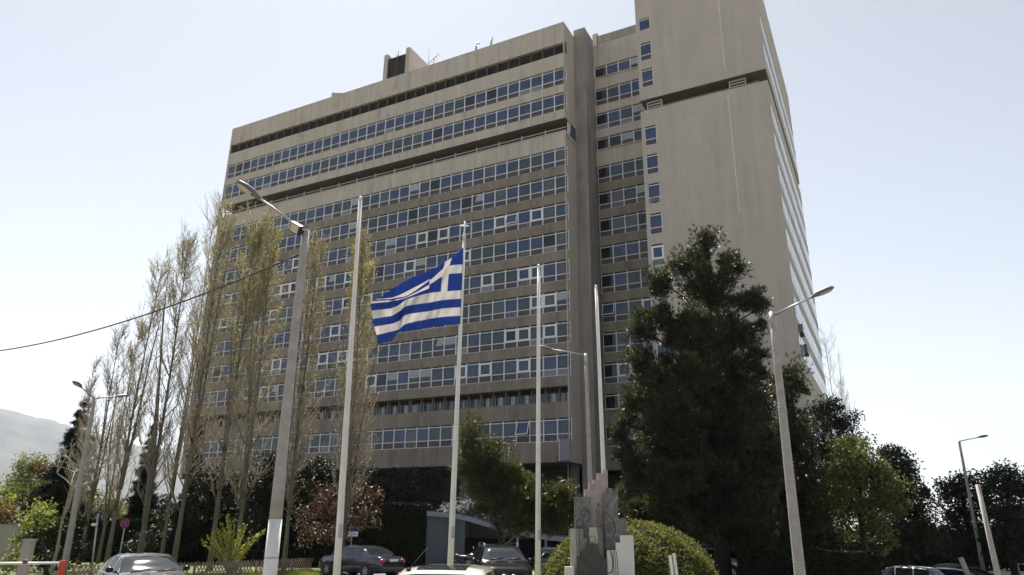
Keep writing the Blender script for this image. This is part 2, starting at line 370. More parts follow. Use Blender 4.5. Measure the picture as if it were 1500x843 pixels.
def stack(mb, x0, x1, y0, y1, zs, m):
    for z0, z1 in zs: mb.box(x0, x1, y0, y1, z0, z1, m)
SPAN = [(57.2, 60.1), (53.75, 55.7)]                 # concrete bands, z ranges
zs = [(8.6, TOPS[10] - WH), (12.88, 14.48), (16.05, TOPS[9] - WH)]
for i in range(9, 2, -1): zs.append((TOPS[i], TOPS[i - 1] - WH))
zs += [(43.16, 45.14), (46.9, TOPS[1] - WH), (TOPS[1], TOPS[0] - WH)] + SPAN
wall = MB()
# the long block: floor bands, return wall and left end wall, each just inside the bands
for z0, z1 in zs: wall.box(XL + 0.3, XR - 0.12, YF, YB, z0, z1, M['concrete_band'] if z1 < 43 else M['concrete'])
for z0, z1 in ((8.6, 45.14), (46.9, 60.1)):
    wall.box(XR - 0.12, XR, YF - 0.003, YB + 0.003, z0 - 0.002, z1 + 0.002, M['concrete_plain'])
    wall.box(XL, XL + 0.3, YF - 0.003, YB + 0.003, z0 - 0.002, z1 + 0.002, M['concrete_plain'])
# slab noses that run under the gap and the lowest floor
wall.box(XR - 0.02, XR + 0.10, YF - 0.05, 69.0, 46.9, 47.35, M['concrete_plain'])
wall.box(XR - 0.02, XR + 0.10, YF - 0.05, 69.0, 44.7, 45.14, M['concrete_plain'])
wall.build('wall', bld)
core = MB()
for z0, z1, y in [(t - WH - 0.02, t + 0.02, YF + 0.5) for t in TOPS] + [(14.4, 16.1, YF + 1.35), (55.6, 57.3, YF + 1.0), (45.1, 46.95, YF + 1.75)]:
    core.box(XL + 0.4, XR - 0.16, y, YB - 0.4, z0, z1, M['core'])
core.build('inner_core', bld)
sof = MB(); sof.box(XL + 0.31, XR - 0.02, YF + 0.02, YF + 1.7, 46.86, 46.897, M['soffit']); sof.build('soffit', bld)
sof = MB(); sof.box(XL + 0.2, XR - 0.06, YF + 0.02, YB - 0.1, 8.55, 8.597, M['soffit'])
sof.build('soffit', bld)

# set-back dark ground storey with columns
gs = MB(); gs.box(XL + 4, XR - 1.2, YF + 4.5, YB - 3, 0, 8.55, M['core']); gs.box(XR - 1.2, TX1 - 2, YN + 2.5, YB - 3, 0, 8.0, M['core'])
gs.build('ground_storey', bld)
for i in range(9):
    mb = MB(); x = XL + 3 + i * 6.4; mb.box(x, x + 0.7, YF + 2.2, YF + 2.9, 0, 8.55, M['soffit']); mb.build('column', bld)
# rail inside the gap and mullions of the dark louvre row
mb = MB()
mb.box(XL + 0.4, XR - 0.16, YF + 0.55, YF + 0.62, 45.55, 45.68, M['concrete_plain'])
mb.box(XL + 0.4, XR - 0.16, YF + 0.55, YF + 0.62, 45.95, 46.05, M['concrete_plain'])
for i in range(0, 37, 2): x = XL + 0.45 + i * MOD; mb.box(x, x + 0.12, YF + 0.5, YF + 0.66, 45.14, 46.25, M['concrete_plain'])
mb.build('gap_railing', bld)
lv = MB()
for i in range(37):
    x = XL + 0.36 + i * MOD; lv.box(x - 0.045, x + 0.045, YF + 0.06, YF + 0.30, 55.7, 57.2, M['rust'])
for k in range(9): lv.box(XL + 0.4, XR - 0.16, YF + 0.34, YF + 0.46, 55.74 + k * 0.165, 55.80 + k * 0.165, M['black'])
lv.build('louvre_row', bld)
# corner window at the end of the gap and pale box at the slab's end
mb = MB(); mb.box(XR - 0.10, XR - 0.02, YF + 0.95, 68.95, 45.2, 46.85, M['pane_blue'])
for y in (YF + 0.9, YF + 1.2): mb.box(XR - 0.12, XR + 0.02, y, y + 0.12, 45.14, 46.86, M['frame'])
mb.build('corner_window', bld)
mb = MB(); mb.box(XR - 1.0, XR + 0.05, YF - 0.22, YF - 0.004, 8.7, 10.75, M['panel_light']); mb.box(XR - 1.06, XR - 1.0, YF - 0.25, YF - 0.004, 8.66, 10.8, M['frame']); mb.build('end_box', bld)
# narrow panel wall under the corner
mb = MB(); mb.box(XR - 1.3, XR - 1.2, YF + 2.4, YF + 2.55, 0, 8.55, M['concrete_plain']); mb.build('pipe_casing', bld)
# the pier
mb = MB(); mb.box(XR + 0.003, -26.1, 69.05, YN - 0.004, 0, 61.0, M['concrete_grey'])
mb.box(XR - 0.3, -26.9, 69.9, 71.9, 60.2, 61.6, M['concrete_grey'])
mb.box(-26.6, -25.9, 73.2, 76.0, 60.2, 63.0, M['concrete_plain']); mb.build('pier', bld)
# recessed wall between the blocks
SHORT = [57.0, 46.95, 16.05]
nz = []
allrows = sorted([(t - WH, t) for t in TOPS] + [(t - 1.6, t) for t in SHORT])
prev = 8.2
for a, b in allrows: nz.append((prev, a)); prev = b
nz.append((prev, 60.25))
nw = MB()
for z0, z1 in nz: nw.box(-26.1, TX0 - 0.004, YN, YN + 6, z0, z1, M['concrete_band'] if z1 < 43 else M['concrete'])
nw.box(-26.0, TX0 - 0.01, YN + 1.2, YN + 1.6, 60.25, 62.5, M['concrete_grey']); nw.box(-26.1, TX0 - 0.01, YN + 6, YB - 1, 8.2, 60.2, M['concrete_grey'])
nw.build('recessed_wall', bld)
mb = MB()
for a, b in allrows: mb.box(-26.05, TX0 - 0.02, YN + 0.45, YN + 5.9, a - 0.02, b + 0.02, M['core'])
for t in SHORT: mb.box(-26.08, TX0 - 0.02, YN - 0.14, YN - 0.003, t - 1.76, t - 1.62, M['concrete'])
mb.build('recess_core', bld)
# right-hand block: solid front with one window column, ribbons down its side
tw = MB()
WX0, WX1 = -18.42, -17.12
def tower_part(z0, z1, rows):
    tw.box(WX1, TX1 - 0.35, YF, YF + 0.4, z0, z1, M['concrete_plain'])            # front, right of the window column
    tw.box(TX0, WX0, YF, YF + 0.4, z0, z1, M['concrete_plain'])
    p = z0
    for a, b in rows: tw.box(WX0 + 0.001, WX1 - 0.001, YF, YF + 0.4, p, a, M['concrete_plain']); p = b
    tw.box(WX0 + 0.001, WX1 - 0.001, YF, YF + 0.4, p, z1, M['concrete_plain'])
    tw.box(TX0, TX0 + 0.3, YF + 0.4, YB, z0, z1, M['concrete_plain'])
rows_hi = [(TOPS[1] - WH, TOPS[1]), (TOPS[0] - WH, TOPS[0]), (55.45, 57.0)]
rows_lo = sorted((t - WH, t) for t in TOPS[2:])
tower_part(8.2, 45.14, rows_lo); tower_part(46.5, 60.1, rows_hi)
SB = YF + 0.55
side_rows = rows_lo + [(TOPS[1] - WH, TOPS[1]), (TOPS[0] - WH, TOPS[0])]
def side_bands(z0, z1, rows):
    p = z0
    for a, b in rows: tw.box(TX1 - 0.35, TX1, YF - 0.001, YB, p, a, M['concrete_plain']); p = b
    tw.box(TX1 - 0.35, TX1, YF - 0.001, YB, p, z1, M['concrete_plain'])
    for a, b in rows: tw.box(TX1 - 0.351, TX1 - 0.04, YF - 0.001, SB - 0.25, a, b, M['concrete_plain'])
side_bands(8.2, 45.14, rows_lo); side_bands(46.5, 60.1, rows_hi[:2])
tw.box(TX0 + 0.3, TX1 - 0.4, YF + 0.4, YB, 59.0, 60.0, M['concrete_plain'])
tw.build('tower_wall', bld)
mb = MB(); mb.box(TX0 + 0.35, TX1 - 0.30, YF + 0.42, YB - 0.2, 8.3, 45.0, M['core']); mb.box(TX0 + 0.35, TX1 - 0.30, YF + 0.42, YB - 0.2, 46.6, 59.0, M['core'])
mb.box(TX0 + 1.3, TX1 - 1.0, YF + 1.7, YB - 1, 45.0, 46.6, M['concrete_plain']); mb.build('tower_core', bld)
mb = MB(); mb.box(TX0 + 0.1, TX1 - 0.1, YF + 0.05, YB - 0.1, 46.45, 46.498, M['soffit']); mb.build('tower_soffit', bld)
for x in (-18.0, -9.3):
    mb = MB(); mb.box(x, x + 1.5, YF + 0.45, YF + 0.5, 45.16, 46.2, M['black'])
    for k in range(4): mb.box(x - 0.06, x + 1.56, YF + 0.36, YF + 0.44, 45.15 + k * 0.34, 45.27 + k * 0.34, M['concrete_plain'])
    for xx in (x - 0.1, x + 1.5): mb.box(xx, xx + 0.1, YF + 0.35, YF + 0.46, 45.14, 46.25, M['concrete_plain'])
    mb.build('vent_grille', bld)
seam = mat('pale_repair', (0.56, 0.52, 0.47), 0.9, var=0.15, vscale=1.5)
for z0, z1 in ((47.6, 60.0), (31.5, 44.6)):
    mb = MB(); mb.box(-9.62, -9.50, YF - 0.004, YF - 0.001, z0, z1, seam); mb.build('repair_strip', bld)
# roof
mb = MB(); mb.box(XL + 0.4, XR - 0.2, YF + 0.6, YB - 0.2, 59.2, 59.6, M['soffit']); mb.build('roof', bld)
mb = MB(); mb.prism([(0, 0), (2.3, 0), (0, 0.75)], (-63.3, YF + 0.05, 60.1), (1, 0, 0), (0, 0, 1), (0, 0.4, 0), M['concrete_plain']); mb.build('parapet_step', bld)
ph = MB(); ph.box(-55.2, -54.6, 67.0, 71.4, 59.3, 65.1, M['concrete_plain']); ph.box(-51.5, -50.9, 67.0, 71.4, 59.3, 65.1, M['concrete_plain'])
ph.box(-54.6, -51.5, 67.6, 71.3, 59.3, 64.4, M['concrete_grey']); pho = ph.build('roof_house', bld)
mb = MB()
for k in range(26): mb.box(-54.58, -51.52, 67.25, 67.45, 60.0 + k * 0.172, 60.11 + k * 0.172, M['black'])
mb.box(-54.55, -51.55, 67.46, 67.5, 59.9, 64.4, M['core']); mb.box(-53.1, -53.0, 67.15, 67.24, 59.9, 64.45, M['rust']); mb.build('louvre', pho)

# ---- windows: each is an aluminium frame with a pane, a dark strip along the top and a lower panel
WW = MOD
def frame_mb(h=WH, panel=True, casement=False, w=WW, fm='frame'):
    mb = MB(); m = M[fm]; z2 = h - 0.24; zm = 0.68 if panel else 0.0
    mb.box(0.004, 0.058, -0.03, 0.12, 0, h - 0.012, m); mb.box(w - 0.058, w - 0.004, -0.03, 0.12, 0, h - 0.012, m)
    mb.box(0.058, w - 0.058, 0.0, 0.10, z2, z2 + 0.085, m); mb.box(0.058, w - 0.058, -0.02, 0.10, 0.0, 0.06, m)
    if panel: mb.box(0.058, w - 0.058, -0.01, 0.10, zm, zm + 0.08, m)
    mb.box(0.058, w - 0.058, 0.07, 0.11, z2 + 0.085, h - 0.012, M['pane_dark'])
    if casement:
        a, b = zm + (0.08 if panel else 0.06), z2; mw = M['frame_white']
        mb.box(0.058, 0.20, -0.035, 0.05, a, b, mw); mb.box(w - 0.20, w - 0.058, -0.035, 0.05, a, b, mw)
        mb.box(0.20, w - 0.20, -0.035, 0.05, a, a + 0.13, mw); mb.box(0.20, w - 0.20, -0.035, 0.05, b - 0.13, b, mw)
    return mb
def side_frame_mb(w):
    mb = MB(); m = M['frame']; mb.box(0.0, 0.05, -0.004, 0.03, 0, WH - 0.01, m)
    for z in (0.0, 0.66, WH - 0.24): mb.box(0.05, w, -0.004, 0.03, z, z + 0.06, m)
    return mb
def side_pane_mb(m, w, tilt):
    mb = MB(); mb.add([(0.05, 0.004 - tilt * .6, 0.06), (w, 0.004 + tilt * .6, 0.06), (w, 0.004 + tilt * .6, WH - 0.02), (0.05, 0.004 - tilt * .6, WH - 0.02)], [(0, 1, 2, 3)], M[m]); return mb
def pane_mb(m, h=WH, panel=True, w=WW, tilt=0.0):
    mb = MB(); a = 0.70 if panel else 0.06; b = h - 0.22
    half = m == 'pane_half'; m = 'pane_teal' if half else m
    if half: zc = a + (b - a) * 0.42; mb.add([(0.06, 0.05, zc), (w - 0.06, 0.05, zc), (w - 0.06, 0.05, b), (0.06, 0.05, b)], [(0, 1, 2, 3)], M['curtain'])
    mb.add([(0.05, 0.06 - tilt, a), (w - 0.05, 0.06 + tilt, a), (w - 0.05, 0.06 + tilt * 0.3, b), (0.05, 0.06 - tilt * 1.6, b)], [(0, 1, 2, 3)], M[m]); return mb
def panel_mb(m, w=WW):
    mb = MB(); mb.box(0.055, w - 0.055, 0.04, 0.06, 0.05, 0.69, M[m])
    if m == 'ac':
        for k in range(6): x = 0.25 + k * 0.18; mb.box(x, x + 0.05, 0.005, 0.03, 0.10, 0.64, M['panel_light' if k % 3 else 'panel'])
    if m == 'panel_light':
        mb.box(0.35, w - 0.35, -0.22, 0.04, 0.12, 0.60, M['ac']) if w < 1.4 else None
    return mb
def open_pane_mb(w=WW):
    mb = MB(); mb.obox((0.10, -0.02, WH - 0.26), (w - 0.2, 0, 0), (0, 0.04, 0.0), (0, -0.42, -1.2), M['pane_blue'])
    for x in (0.07, w - 0.15): mb.obox((x, -0.05, WH - 0.24), (0.08, 0, 0), (0, 0.05, 0), (0, -0.43, -1.24), M['frame_white'])
    mb.obox((0.07, -0.48, WH - 1.5), (w - 0.14, 0, 0), (0, 0.05, 0), (0, 0.0, 0.09), M['frame_white']); return mb
slots = []                                          # (kind, origin, axis along, axis inward, row, centre)
rw = random.Random(5)
def slot(kind, o, ax, iy, row, w=WW):
    slots.append(dict(kind=kind, o=np.array(o, float), ax=np.array(ax, float), iy=np.array(iy, float), row=row, w=w))
for r, t in enumerate(TOPS):
    for i in range(36): slot('full', (XL + 0.36 + i * MOD - 0.0, YF + 0.10, t - WH), (1, 0, 0), (0, 1, 0), r)
for t in TOPS + SHORT:
    for i in range(5):
        x = -26.02 + i * MOD; wv = min(WW, TX0 - 0.06 - x)
        if wv > 0.3: slot('full' if t in TOPS else 'short', (x, YN + 0.10, t - (WH if t in TOPS else 1.6)), (1, 0, 0), (0, 1, 0), 20, wv)
for a, b in rows_lo + rows_hi: slot('full' if b - a > 2 else 'short', (WX0 + 0.01, YF + 0.06, a), (1, 0, 0), (0, 1, 0), 21, WX1 - WX0 - 0.02)
SW = (YB - 0.05 - (SB - 0.25)) / 19
for a, b in side_rows:
    for i in range(19): slot('full', (TX1 - 0.02, SB - 0.25 + i * SW, a), (0, 1, 0), (-1, 0, 0), 22, SW)
def area(s):
    c = s['o'] + s['ax'] * s['w'] / 2 + np.array([0, 0, 1.1]); d = c - CAM; L = np.linalg.norm(d)
    px, py = px_of(c); s['px'] = (px, py)
    hid = (905 < px < 1130 and py > 345) or (py > 600 and px > 830) or py < -5
    return 0 if hid else abs(np.dot(s['iy'], d / L)) * s['w'] / L ** 2 * 1.0
def pick(s):
    """Look of one window: (casement, pane material, panel material, open)."""
    r = s['row']; q = rw.random(); low = r >= 4 and r < 20
    cas = q < (0.26 if low and r < 10 else 0.0) or (r == 20 and q < 0.14 and s['o'][2] < 25)
    pan = rw.choices(['panel', 'panel_light', 'ac'], [0.80, 0.08, 0.12] if low or r == 20 else [0.96, 0.04, 0.0])[0]
    if cas and rw.random() < 0.35: pan = rw.choice(['panel_light', 'ac'])
    if r in (0, 1): gl = rw.choices(['pane_blue', 'pane_teal', 'pane_dark', 'pane_blind'], [0.72, 0.2, 0.03, 0.05])[0]
    elif r == 10: gl = rw.choices(['pane_blue', 'pane_teal', 'pane_dark', 'pane_blind'], [0.05, 0.75, 0.1, 0.1])[0]
    elif r == 21: gl = 'pane_blue'
    elif r == 22: gl = rw.choices(['pane_blue', 'pane_blind'], [0.7, 0.3])[0]
    else: gl = rw.choices(['pane_blue', 'pane_teal', 'pane_dark', 'pane_blind', 'pane_half'], [0.37, 0.35, 0.08, 0.12, 0.08])[0]
    if r == 20 and s['o'][0] < -25.9: gl = 'pane_dark'  # darkened glass stands in for the reflected return wall
    if r == 21 and abs(s['o'][2] + WH - TOPS[6]) < 0.1: cas, pan = True, 'panel_green'
    op = (low or r == 20) and rw.random() < 0.012
    return cas, gl, pan, op
for s in slots: s['a'] = area(s); s['look'] = pick(s)
order = sorted(range(len(slots)), key=lambda i: -slots[i]['a']); chosen = set(order[:100])
mcache = {}
def shared(key, maker, name):
    if key not in mcache:
        o = maker().build(name); mcache[key] = o.data; bpy.data.objects.remove(o)
    return mcache[key]
bloc = Vector(bld.location)
rest = MB()
for i, s in enumerate(slots):
    cas, gl, pan, op = s['look']; full = s['kind'] == 'full'; h = WH if full else 1.6; w = round(s['w'], 3)
    tilt = rw.choice([-0.012, -0.006, -0.003, 0.0, 0.003, 0.006, 0.012])
    if i in chosen:
        f = bpy.data.objects.new('window', shared(('f', full, cas, w), lambda: frame_mb(h, full, cas, w), 'window')); C.objects.link(f); f.parent = bld; f.location = Vector(s['o']) - bloc
        p = bpy.data.objects.new('pane', shared(('p', full, gl, w, tilt, op), (lambda: open_pane_mb(w)) if op else (lambda: pane_mb(gl, h, full, w, tilt)), 'pane')); C.objects.link(p); p.parent = f
        if full:
            q = bpy.data.objects.new('panel', shared(('l', pan, w), lambda: panel_mb(pan, w), 'panel')); C.objects.link(q); q.parent = f
    else:
        parts = [frame_mb(h, full, cas, w), pane_mb(gl, h, full, w, tilt)] + ([panel_mb(pan, w)] if full else [])
        if s['row'] == 22: parts = [side_frame_mb(w), side_pane_mb(gl, w, tilt)]
        for mb in parts:
            vs = [s['o'] + s['ax'] * p[0] + s['iy'] * p[1] + np.array([0, 0, p[2]]) for p in mb.v]
            k = len(rest.v); rest.v += [tuple(v) for v in vs]
            for fc, mi in zip(mb.f, mb.m): rest.f.append([k + j for j in fc]); rest.m.append(rest.mi(mb.mats[mi])); rest.sm.append(False)
tag(rest.build('window_array', bld), kind='stuff')
# sheltered row of curtained windows on the low floor
mb = MB()
for i in range(36):
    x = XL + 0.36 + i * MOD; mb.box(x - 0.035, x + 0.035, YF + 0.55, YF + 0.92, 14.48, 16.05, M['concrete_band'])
    a = x + 0.06; mb.box(a, a + MOD - 0.12, YF + 1.0, YF + 1.05, 14.5, 15.55, M['pane_teal'])
    if rw.random() < 0.7: u = a + rw.uniform(0.05, 0.7); mb.box(u, u + rw.uniform(0.3, 0.6), YF + 0.97, YF + 0.99, 14.5, 15.5, M['curtain'])
    for u in (a, a + (MOD - 0.12) / 2, a + MOD - 0.17): mb.box(u, u + 0.05, YF + 0.93, YF + 0.965, 14.5, 15.6, M['frame'])
mb.build('sheltered_window_row', bld)
# air conditioners hung outside the flank
for zz, yy in ((19.2, 66.6), (17.9, 69.0), (14.3, 79.0)):
    mb = MB(); mb.box(TX1 + 0.02, TX1 + 0.36, yy, yy + 0.8, zz, zz + 0.75, M['lampgrey']); mb.box(TX1 + 0.02, TX1 + 0.4, yy + 0.1, yy + 0.7, zz - 0.3, zz - 0.12, M['black']); mb.build('air_conditioner', bld)
# bits on the roof
def rooftop(name, parts, loc, label, cat, m=M['steel'], group=None):
    mb = MB()
    for pts, r in parts: mb.tube(pts, r, m, 6)
    o = mb.build(name, off=loc); tag(o, label, cat, group); return o
rooftop('vent_pipe', [([(-39.92, 66.3, 59.4), (-39.85, 66.3, 61.0), (-39.7, 66.3, 61.3), (-39.4, 66.3, 61.35)], 0.13)], (-39.9, 66.3, 59.6), 'thin hooked vent pipe on the roof edge, with a bent top', 'pipe')
rooftop('vent_pipe', [([(-37.83, 66.3, 59.4), (-37.56, 66.3, 61.5)], 0.13)], (-37.8, 66.3, 59.6), 'thin straight vent pipe on the roof edge, nearest the return wall', 'pipe')
rooftop('television_antenna', [([(-47.2, 67.5, 59.6), (-47.1, 67.5, 62.4)], 0.05), ([(-48.2, 67.6, 61.7), (-46.3, 67.4, 62.7)], 0.05)] + [([(-48 + k * 0.4, 67.2, 61.8 + k * 0.21), (-48 + k * 0.4, 67.9, 61.8 + k * 0.21)], 0.03) for k in range(5)], (-47.2, 67.5, 59.6), 'small television antenna on the roof just right of the louvred roof house', 'antenna')
rooftop('whip_antenna', [([(-48.0, 67.5, 59.6), (-48.0, 67.5, 64.4)], 0.025)], (-48, 67.5, 59.6), 'tall hair-thin whip aerial on the roof beside the television antenna', 'antenna')
rooftop('mast_antenna', [([(-53.96, 68.5, 64.4), (-53.96, 68.5, 66.4)], 0.06), ([(-54.5, 68.5, 65.8), (-53.7, 68.5, 65.9)], 0.035)], (-53.96, 68.5, 64.4), 'short mast aerial standing on top of the louvred roof house', 'antenna')

# ------------------------------------------------------------------ poles, flag, lamps, signs
def pole_pts(b, t, d, z0=0.0):
    B = at(*b, d); T = at(*t, d); dirv = (T - B) / (T[2] - B[2]); return B + dirv * (z0 - B[2]), T

def flagpole(b, t, d, label, finial=None, r0=0.095, r1=0.05):
    B, T = pole_pts(b, t, d, 0.12); g = thing('flagpole', B, label, 'flagpole', 'white flagpoles on the island')
    mb = MB(); n = 5; mb.tube([B + (T - B) * (i / n) for i in range(n + 1)], [r0 + (r1 - r0) * i / n for i in range(n + 1)], M['pole'], 10); mb.build('pole', g)
    mb = MB(); mb.tube([B, B + np.array([0, 0, 0.03])], 0.24, M['steel'], 10); mb.build('base_plate', g)
    mb = MB(); s = B + (T - B) * 0.16; mb.box(s[0] + 0.07, s[0] + 0.13, s[1] - 0.12, s[1] - 0.05, s[2], s[2] + 0.32, M['steel']); mb.build('cleat', g)
    mb = MB(); q = B + (T - B) * 0.17
    mb.tube([q + np.array([0.10, -0.06, 0]), T + np.array([0.07, -0.03, -0.15])], 0.008, M['white'], 4); mb.build('halyard', g)
    if finial == 'cross':
        mb = MB(); mb.tube([T, T + np.array([0, 0, 0.22])], [0.075, 0.03], M['pole'], 8); z = T[2] + 0.22
        rt = ROT.T[0]; rt = np.array([_X[0], 0, 0]); ax = ROT @ np.array([1.0, 0, 0]); ax[2] = 0; ax /= np.linalg.norm(ax)
        c = np.array([T[0], T[1], z]); mb.tube([c, c + np.array([0, 0, 0.42])], 0.028, M['white'], 6)
        c2 = c + np.array([0, 0, 0.25]); mb.tube([c2 - ax * 0.15, c2 + ax * 0.15], 0.028, M['white'], 6); mb.build('cross', g)
    else:
        mb = MB(); mb.ball(T + np.array([0, 0, 0.03]), 0.06, M['pole'], 8, 6); mb.build('cap', g)
    return g
flagpole((493, 843), (528, 292), 20, 'bare white flagpole nearest the big concrete lamp post, without a flag', r0=0.10, r1=0.055)
flagpole((659, 843), (680, 350), 22.5, 'white flagpole topped with a small cross, flying the blue and white flag', 'cross', r0=0.10)
flagpole((788, 843), (789, 391), 24, 'bare white flagpole in front of the dark off-roader and the round hedge')
flagpole((884, 690), (873, 421), 26, 'bare white flagpole rising behind the stepped marble memorial')

# flag: cloth control net read off the photograph (columns from hoist to fly), given depth waves and thickness
def flag():
    V = [0, .111, .222, .333, .444, .556, .667, .778, .889, 1]
    cols = [(0.0, [(660 - 20 * v, 145 + 500 * v) for v in V], [0] * 10),
            (0.185, list(zip([566, 556, 549, 543, 538, 534, 531, 528, 525, 522], [226, 250, 272, 325, 378, 432, 487, 542, 597, 652])), [0.10] * 10),
            (0.37, list(zip([446, 446, 444, 442, 440, 438, 436, 434, 430, 428], [292, 346, 356, 385, 410, 442, 504, 560, 612, 668])), [-.10, -.10, -.05, .05, .12, .15, .12, .08, .05, 0]),
            (0.58, list(zip([330, 312, 305, 300, 300, 300, 296, 292, 290, 288], [338, 420, 452, 462, 468, 480, 526, 582, 642, 690])), [-.30, -.28, -.10, .05, .15, .25, .25, .2, .2, .2]),
            (0.70, list(zip([250, 235, 228, 226, 226, 240, 246, 244, 238, 230], [382, 458, 472, 482, 490, 520, 560, 622, 680, 700])), [-.35, -.3, -.1, .05, .1, .35, .42, .42, .40, .38]),
            (0.78, list(zip([205, 195, 186, 184, 184, 190, 196, 200, 200, 196], [408, 472, 480, 488, 498, 542, 590, 640, 690, 752])), [-.35, -.3, -.15, 0, 0, -.05, .0, .05, .10, .15]),
            (1.0, list(zip([112, 100, 92, 76, 56, 62, 72, 80, 95, 108], [476, 480, 484, 494, 510, 556, 610, 660, 715, 775])), [-.2, -.2, -.15, -.1, -.1, -.3, -.35, -.35, -.30, -.3])]
    us = [c[0] for c in cols]
    def cat(p0, p1, p2, p3, t): return 0.5 * ((2 * p1) + (-p0 + p2) * t + (2 * p0 - 5 * p1 + 4 * p2 - p3) * t * t + (-p0 + 3 * p1 - 3 * p2 + p3) * t ** 3)
    def col(u):
        k = max(i for i in range(len(us) - 1) if us[i] <= u + 1e-9); t = (u - us[k]) / (us[k + 1] - us[k])
        P = [np.array([(*p, dz) for p, dz in zip(cols[j][1], cols[j][2])]) for j in (max(k - 1, 0), k, k + 1, min(k + 2, len(us) - 1))]
        return P[1] + (P[2] - P[1]) * t if k in (4, 5) else cat(*P, t)
    nu, sub = 81, 6; grid = []
    for i in range(nu):
        u = i / (nu - 1); c = col(u); line = []
        for j in range(9):
            for s_ in range(sub + (j == 8)):
                t = s_ / sub; p = c[j] + (c[min(j + 1, 9)] - c[j]) * t; v = (j + t) / 9
                x, y = 530 + p[0] / 4.435, 330 + p[1] / 4.435
                rip = 0.05 * math.sin(u * 26 + v * 7) * min(1, u * 4) + 0.03 * math.sin(u * 60 - v * 18) * min(1, u * 5) + 0.035 * math.sin(v * 16 - u * 14) * min(1, u * 6)
                line.append(at(x, y, 22.5 + p[2] * 1.1 + rip - 0.06))
        grid.append(line)
    nv = len(grid[0]); mb = MB(); blue = mat('flag_blue', (0.046, 0.100, 0.40), 0.75, spec=0.15); white = mat('flag_white', (0.80, 0.78, 0.75), 0.8, spec=0.15)
    for m_ in (blue, white):                        # thin cloth lets some sun through
        n_ = m_.node_tree; b_ = n_.nodes['Principled BSDF']; tr = n_.nodes.new('ShaderNodeBsdfTranslucent'); tr.inputs['Color'].default_value = b_.inputs['Base Color'].default_value
        mx = n_.nodes.new('ShaderNodeMixShader'); mx.inputs[0].default_value = 0.40
        n_.links.new(b_.outputs[0], mx.inputs[1]); n_.links.new(tr.outputs[0], mx.inputs[2]); n_.links.new(mx.outputs[0], n_.nodes['Material Output'].inputs['Surface'])
    def cw(u, v):
        st = min(8, int(v * 9)); cu = u / 0.37
        if st < 5 and cu < 1: return 0.4 <= cu < 0.6 or st == 2
        return st % 2 == 1
    mb.mats = [blue, white]; mb.v = [tuple(p) for l in grid for p in l]
    for i in range(nu - 1):
        for j in range(nv - 1):
            mb.f.append([i * nv + j, (i + 1) * nv + j, (i + 1) * nv + j + 1, i * nv + j + 1]); mb.sm.append(True)
            mb.m.append(1 if cw((i + 0.5) / (nu - 1), (j + 0.5) / (nv - 1)) else 0)
    loc = at(678, 420, 22.5); o = mb.build('national_flag', off=loc)
    sol = o.modifiers.new('cloth_thickness', 'SOLIDIFY'); sol.thickness = 0.006; sol.offset = 0
    tag(o, 'blue and white striped flag with a white cross, billowing from its pole', 'flag')
flag()

def cobra(mb_arm, head_name, g, P, Q, L=0.75, w=0.15, roll=0.0, flip=1):
    """Lamp arm from P to Q and a shaped lantern beyond Q."""
    P = np.array(P); Q = np.array(Q); d = (Q - P) / np.linalg.norm(Q - P)
    a = MB(); a.tube([P, P + (Q - P) * 0.5 + np.array([0, 0, 0.02]), Q], [0.038, 0.032, 0.028], M['steel'], 8); a.build('arm', g)
    side = np.cross(d, [0, 0, 1.0]); side /= np.linalg.norm(side); up = np.cross(side, d)
    h = MB(); prof = [(0, 0.3, 0.3), (0.12, 0.5, 0.55), (0.35, 0.95, 1.0), (0.65, 1.0, 1.0), (0.92, 0.75, 0.6), (1.0, 0.4, 0.2)]
    vs = []; n = 12
    for t, ws, hs in prof:
        for k in range(n):
            q = 2 * math.pi * k / n; y = math.cos(q) * w * ws; z = math.sin(q) * (0.10 if math.sin(q) > 0 else 0.045) * hs
            vs.append(Q + d * (t * L - 0.05) + side * y + up * z)
    fs = [(i * n + k, i * n + (k + 1) % n, (i + 1) * n + (k + 1) % n, (i + 1) * n + k) for i in range(len(prof) - 1) for k in range(n)]
    h.add(vs, fs + [tuple(range(n)), tuple(range((len(prof) - 1) * n, len(prof) * n))], M['lampgrey'], True)
    ho = h.build('lamp_head', g)
    l = MB(); vs = []
    for t, ws in ((0.40, 0.55), (0.60, 0.78), (0.82, 0.72), (0.90, 0.4)):
        vs += [Q + d * (t * L - 0.05) + side * (w * ws) - up * 0.052, Q + d * (t * L - 0.05) - side * (w * ws) - up * 0.052]
    l.add(vs, [(0, 1, 3, 2), (2, 3, 5, 4), (4, 5, 7, 6)], M['lens']); l.build('lens', ho)

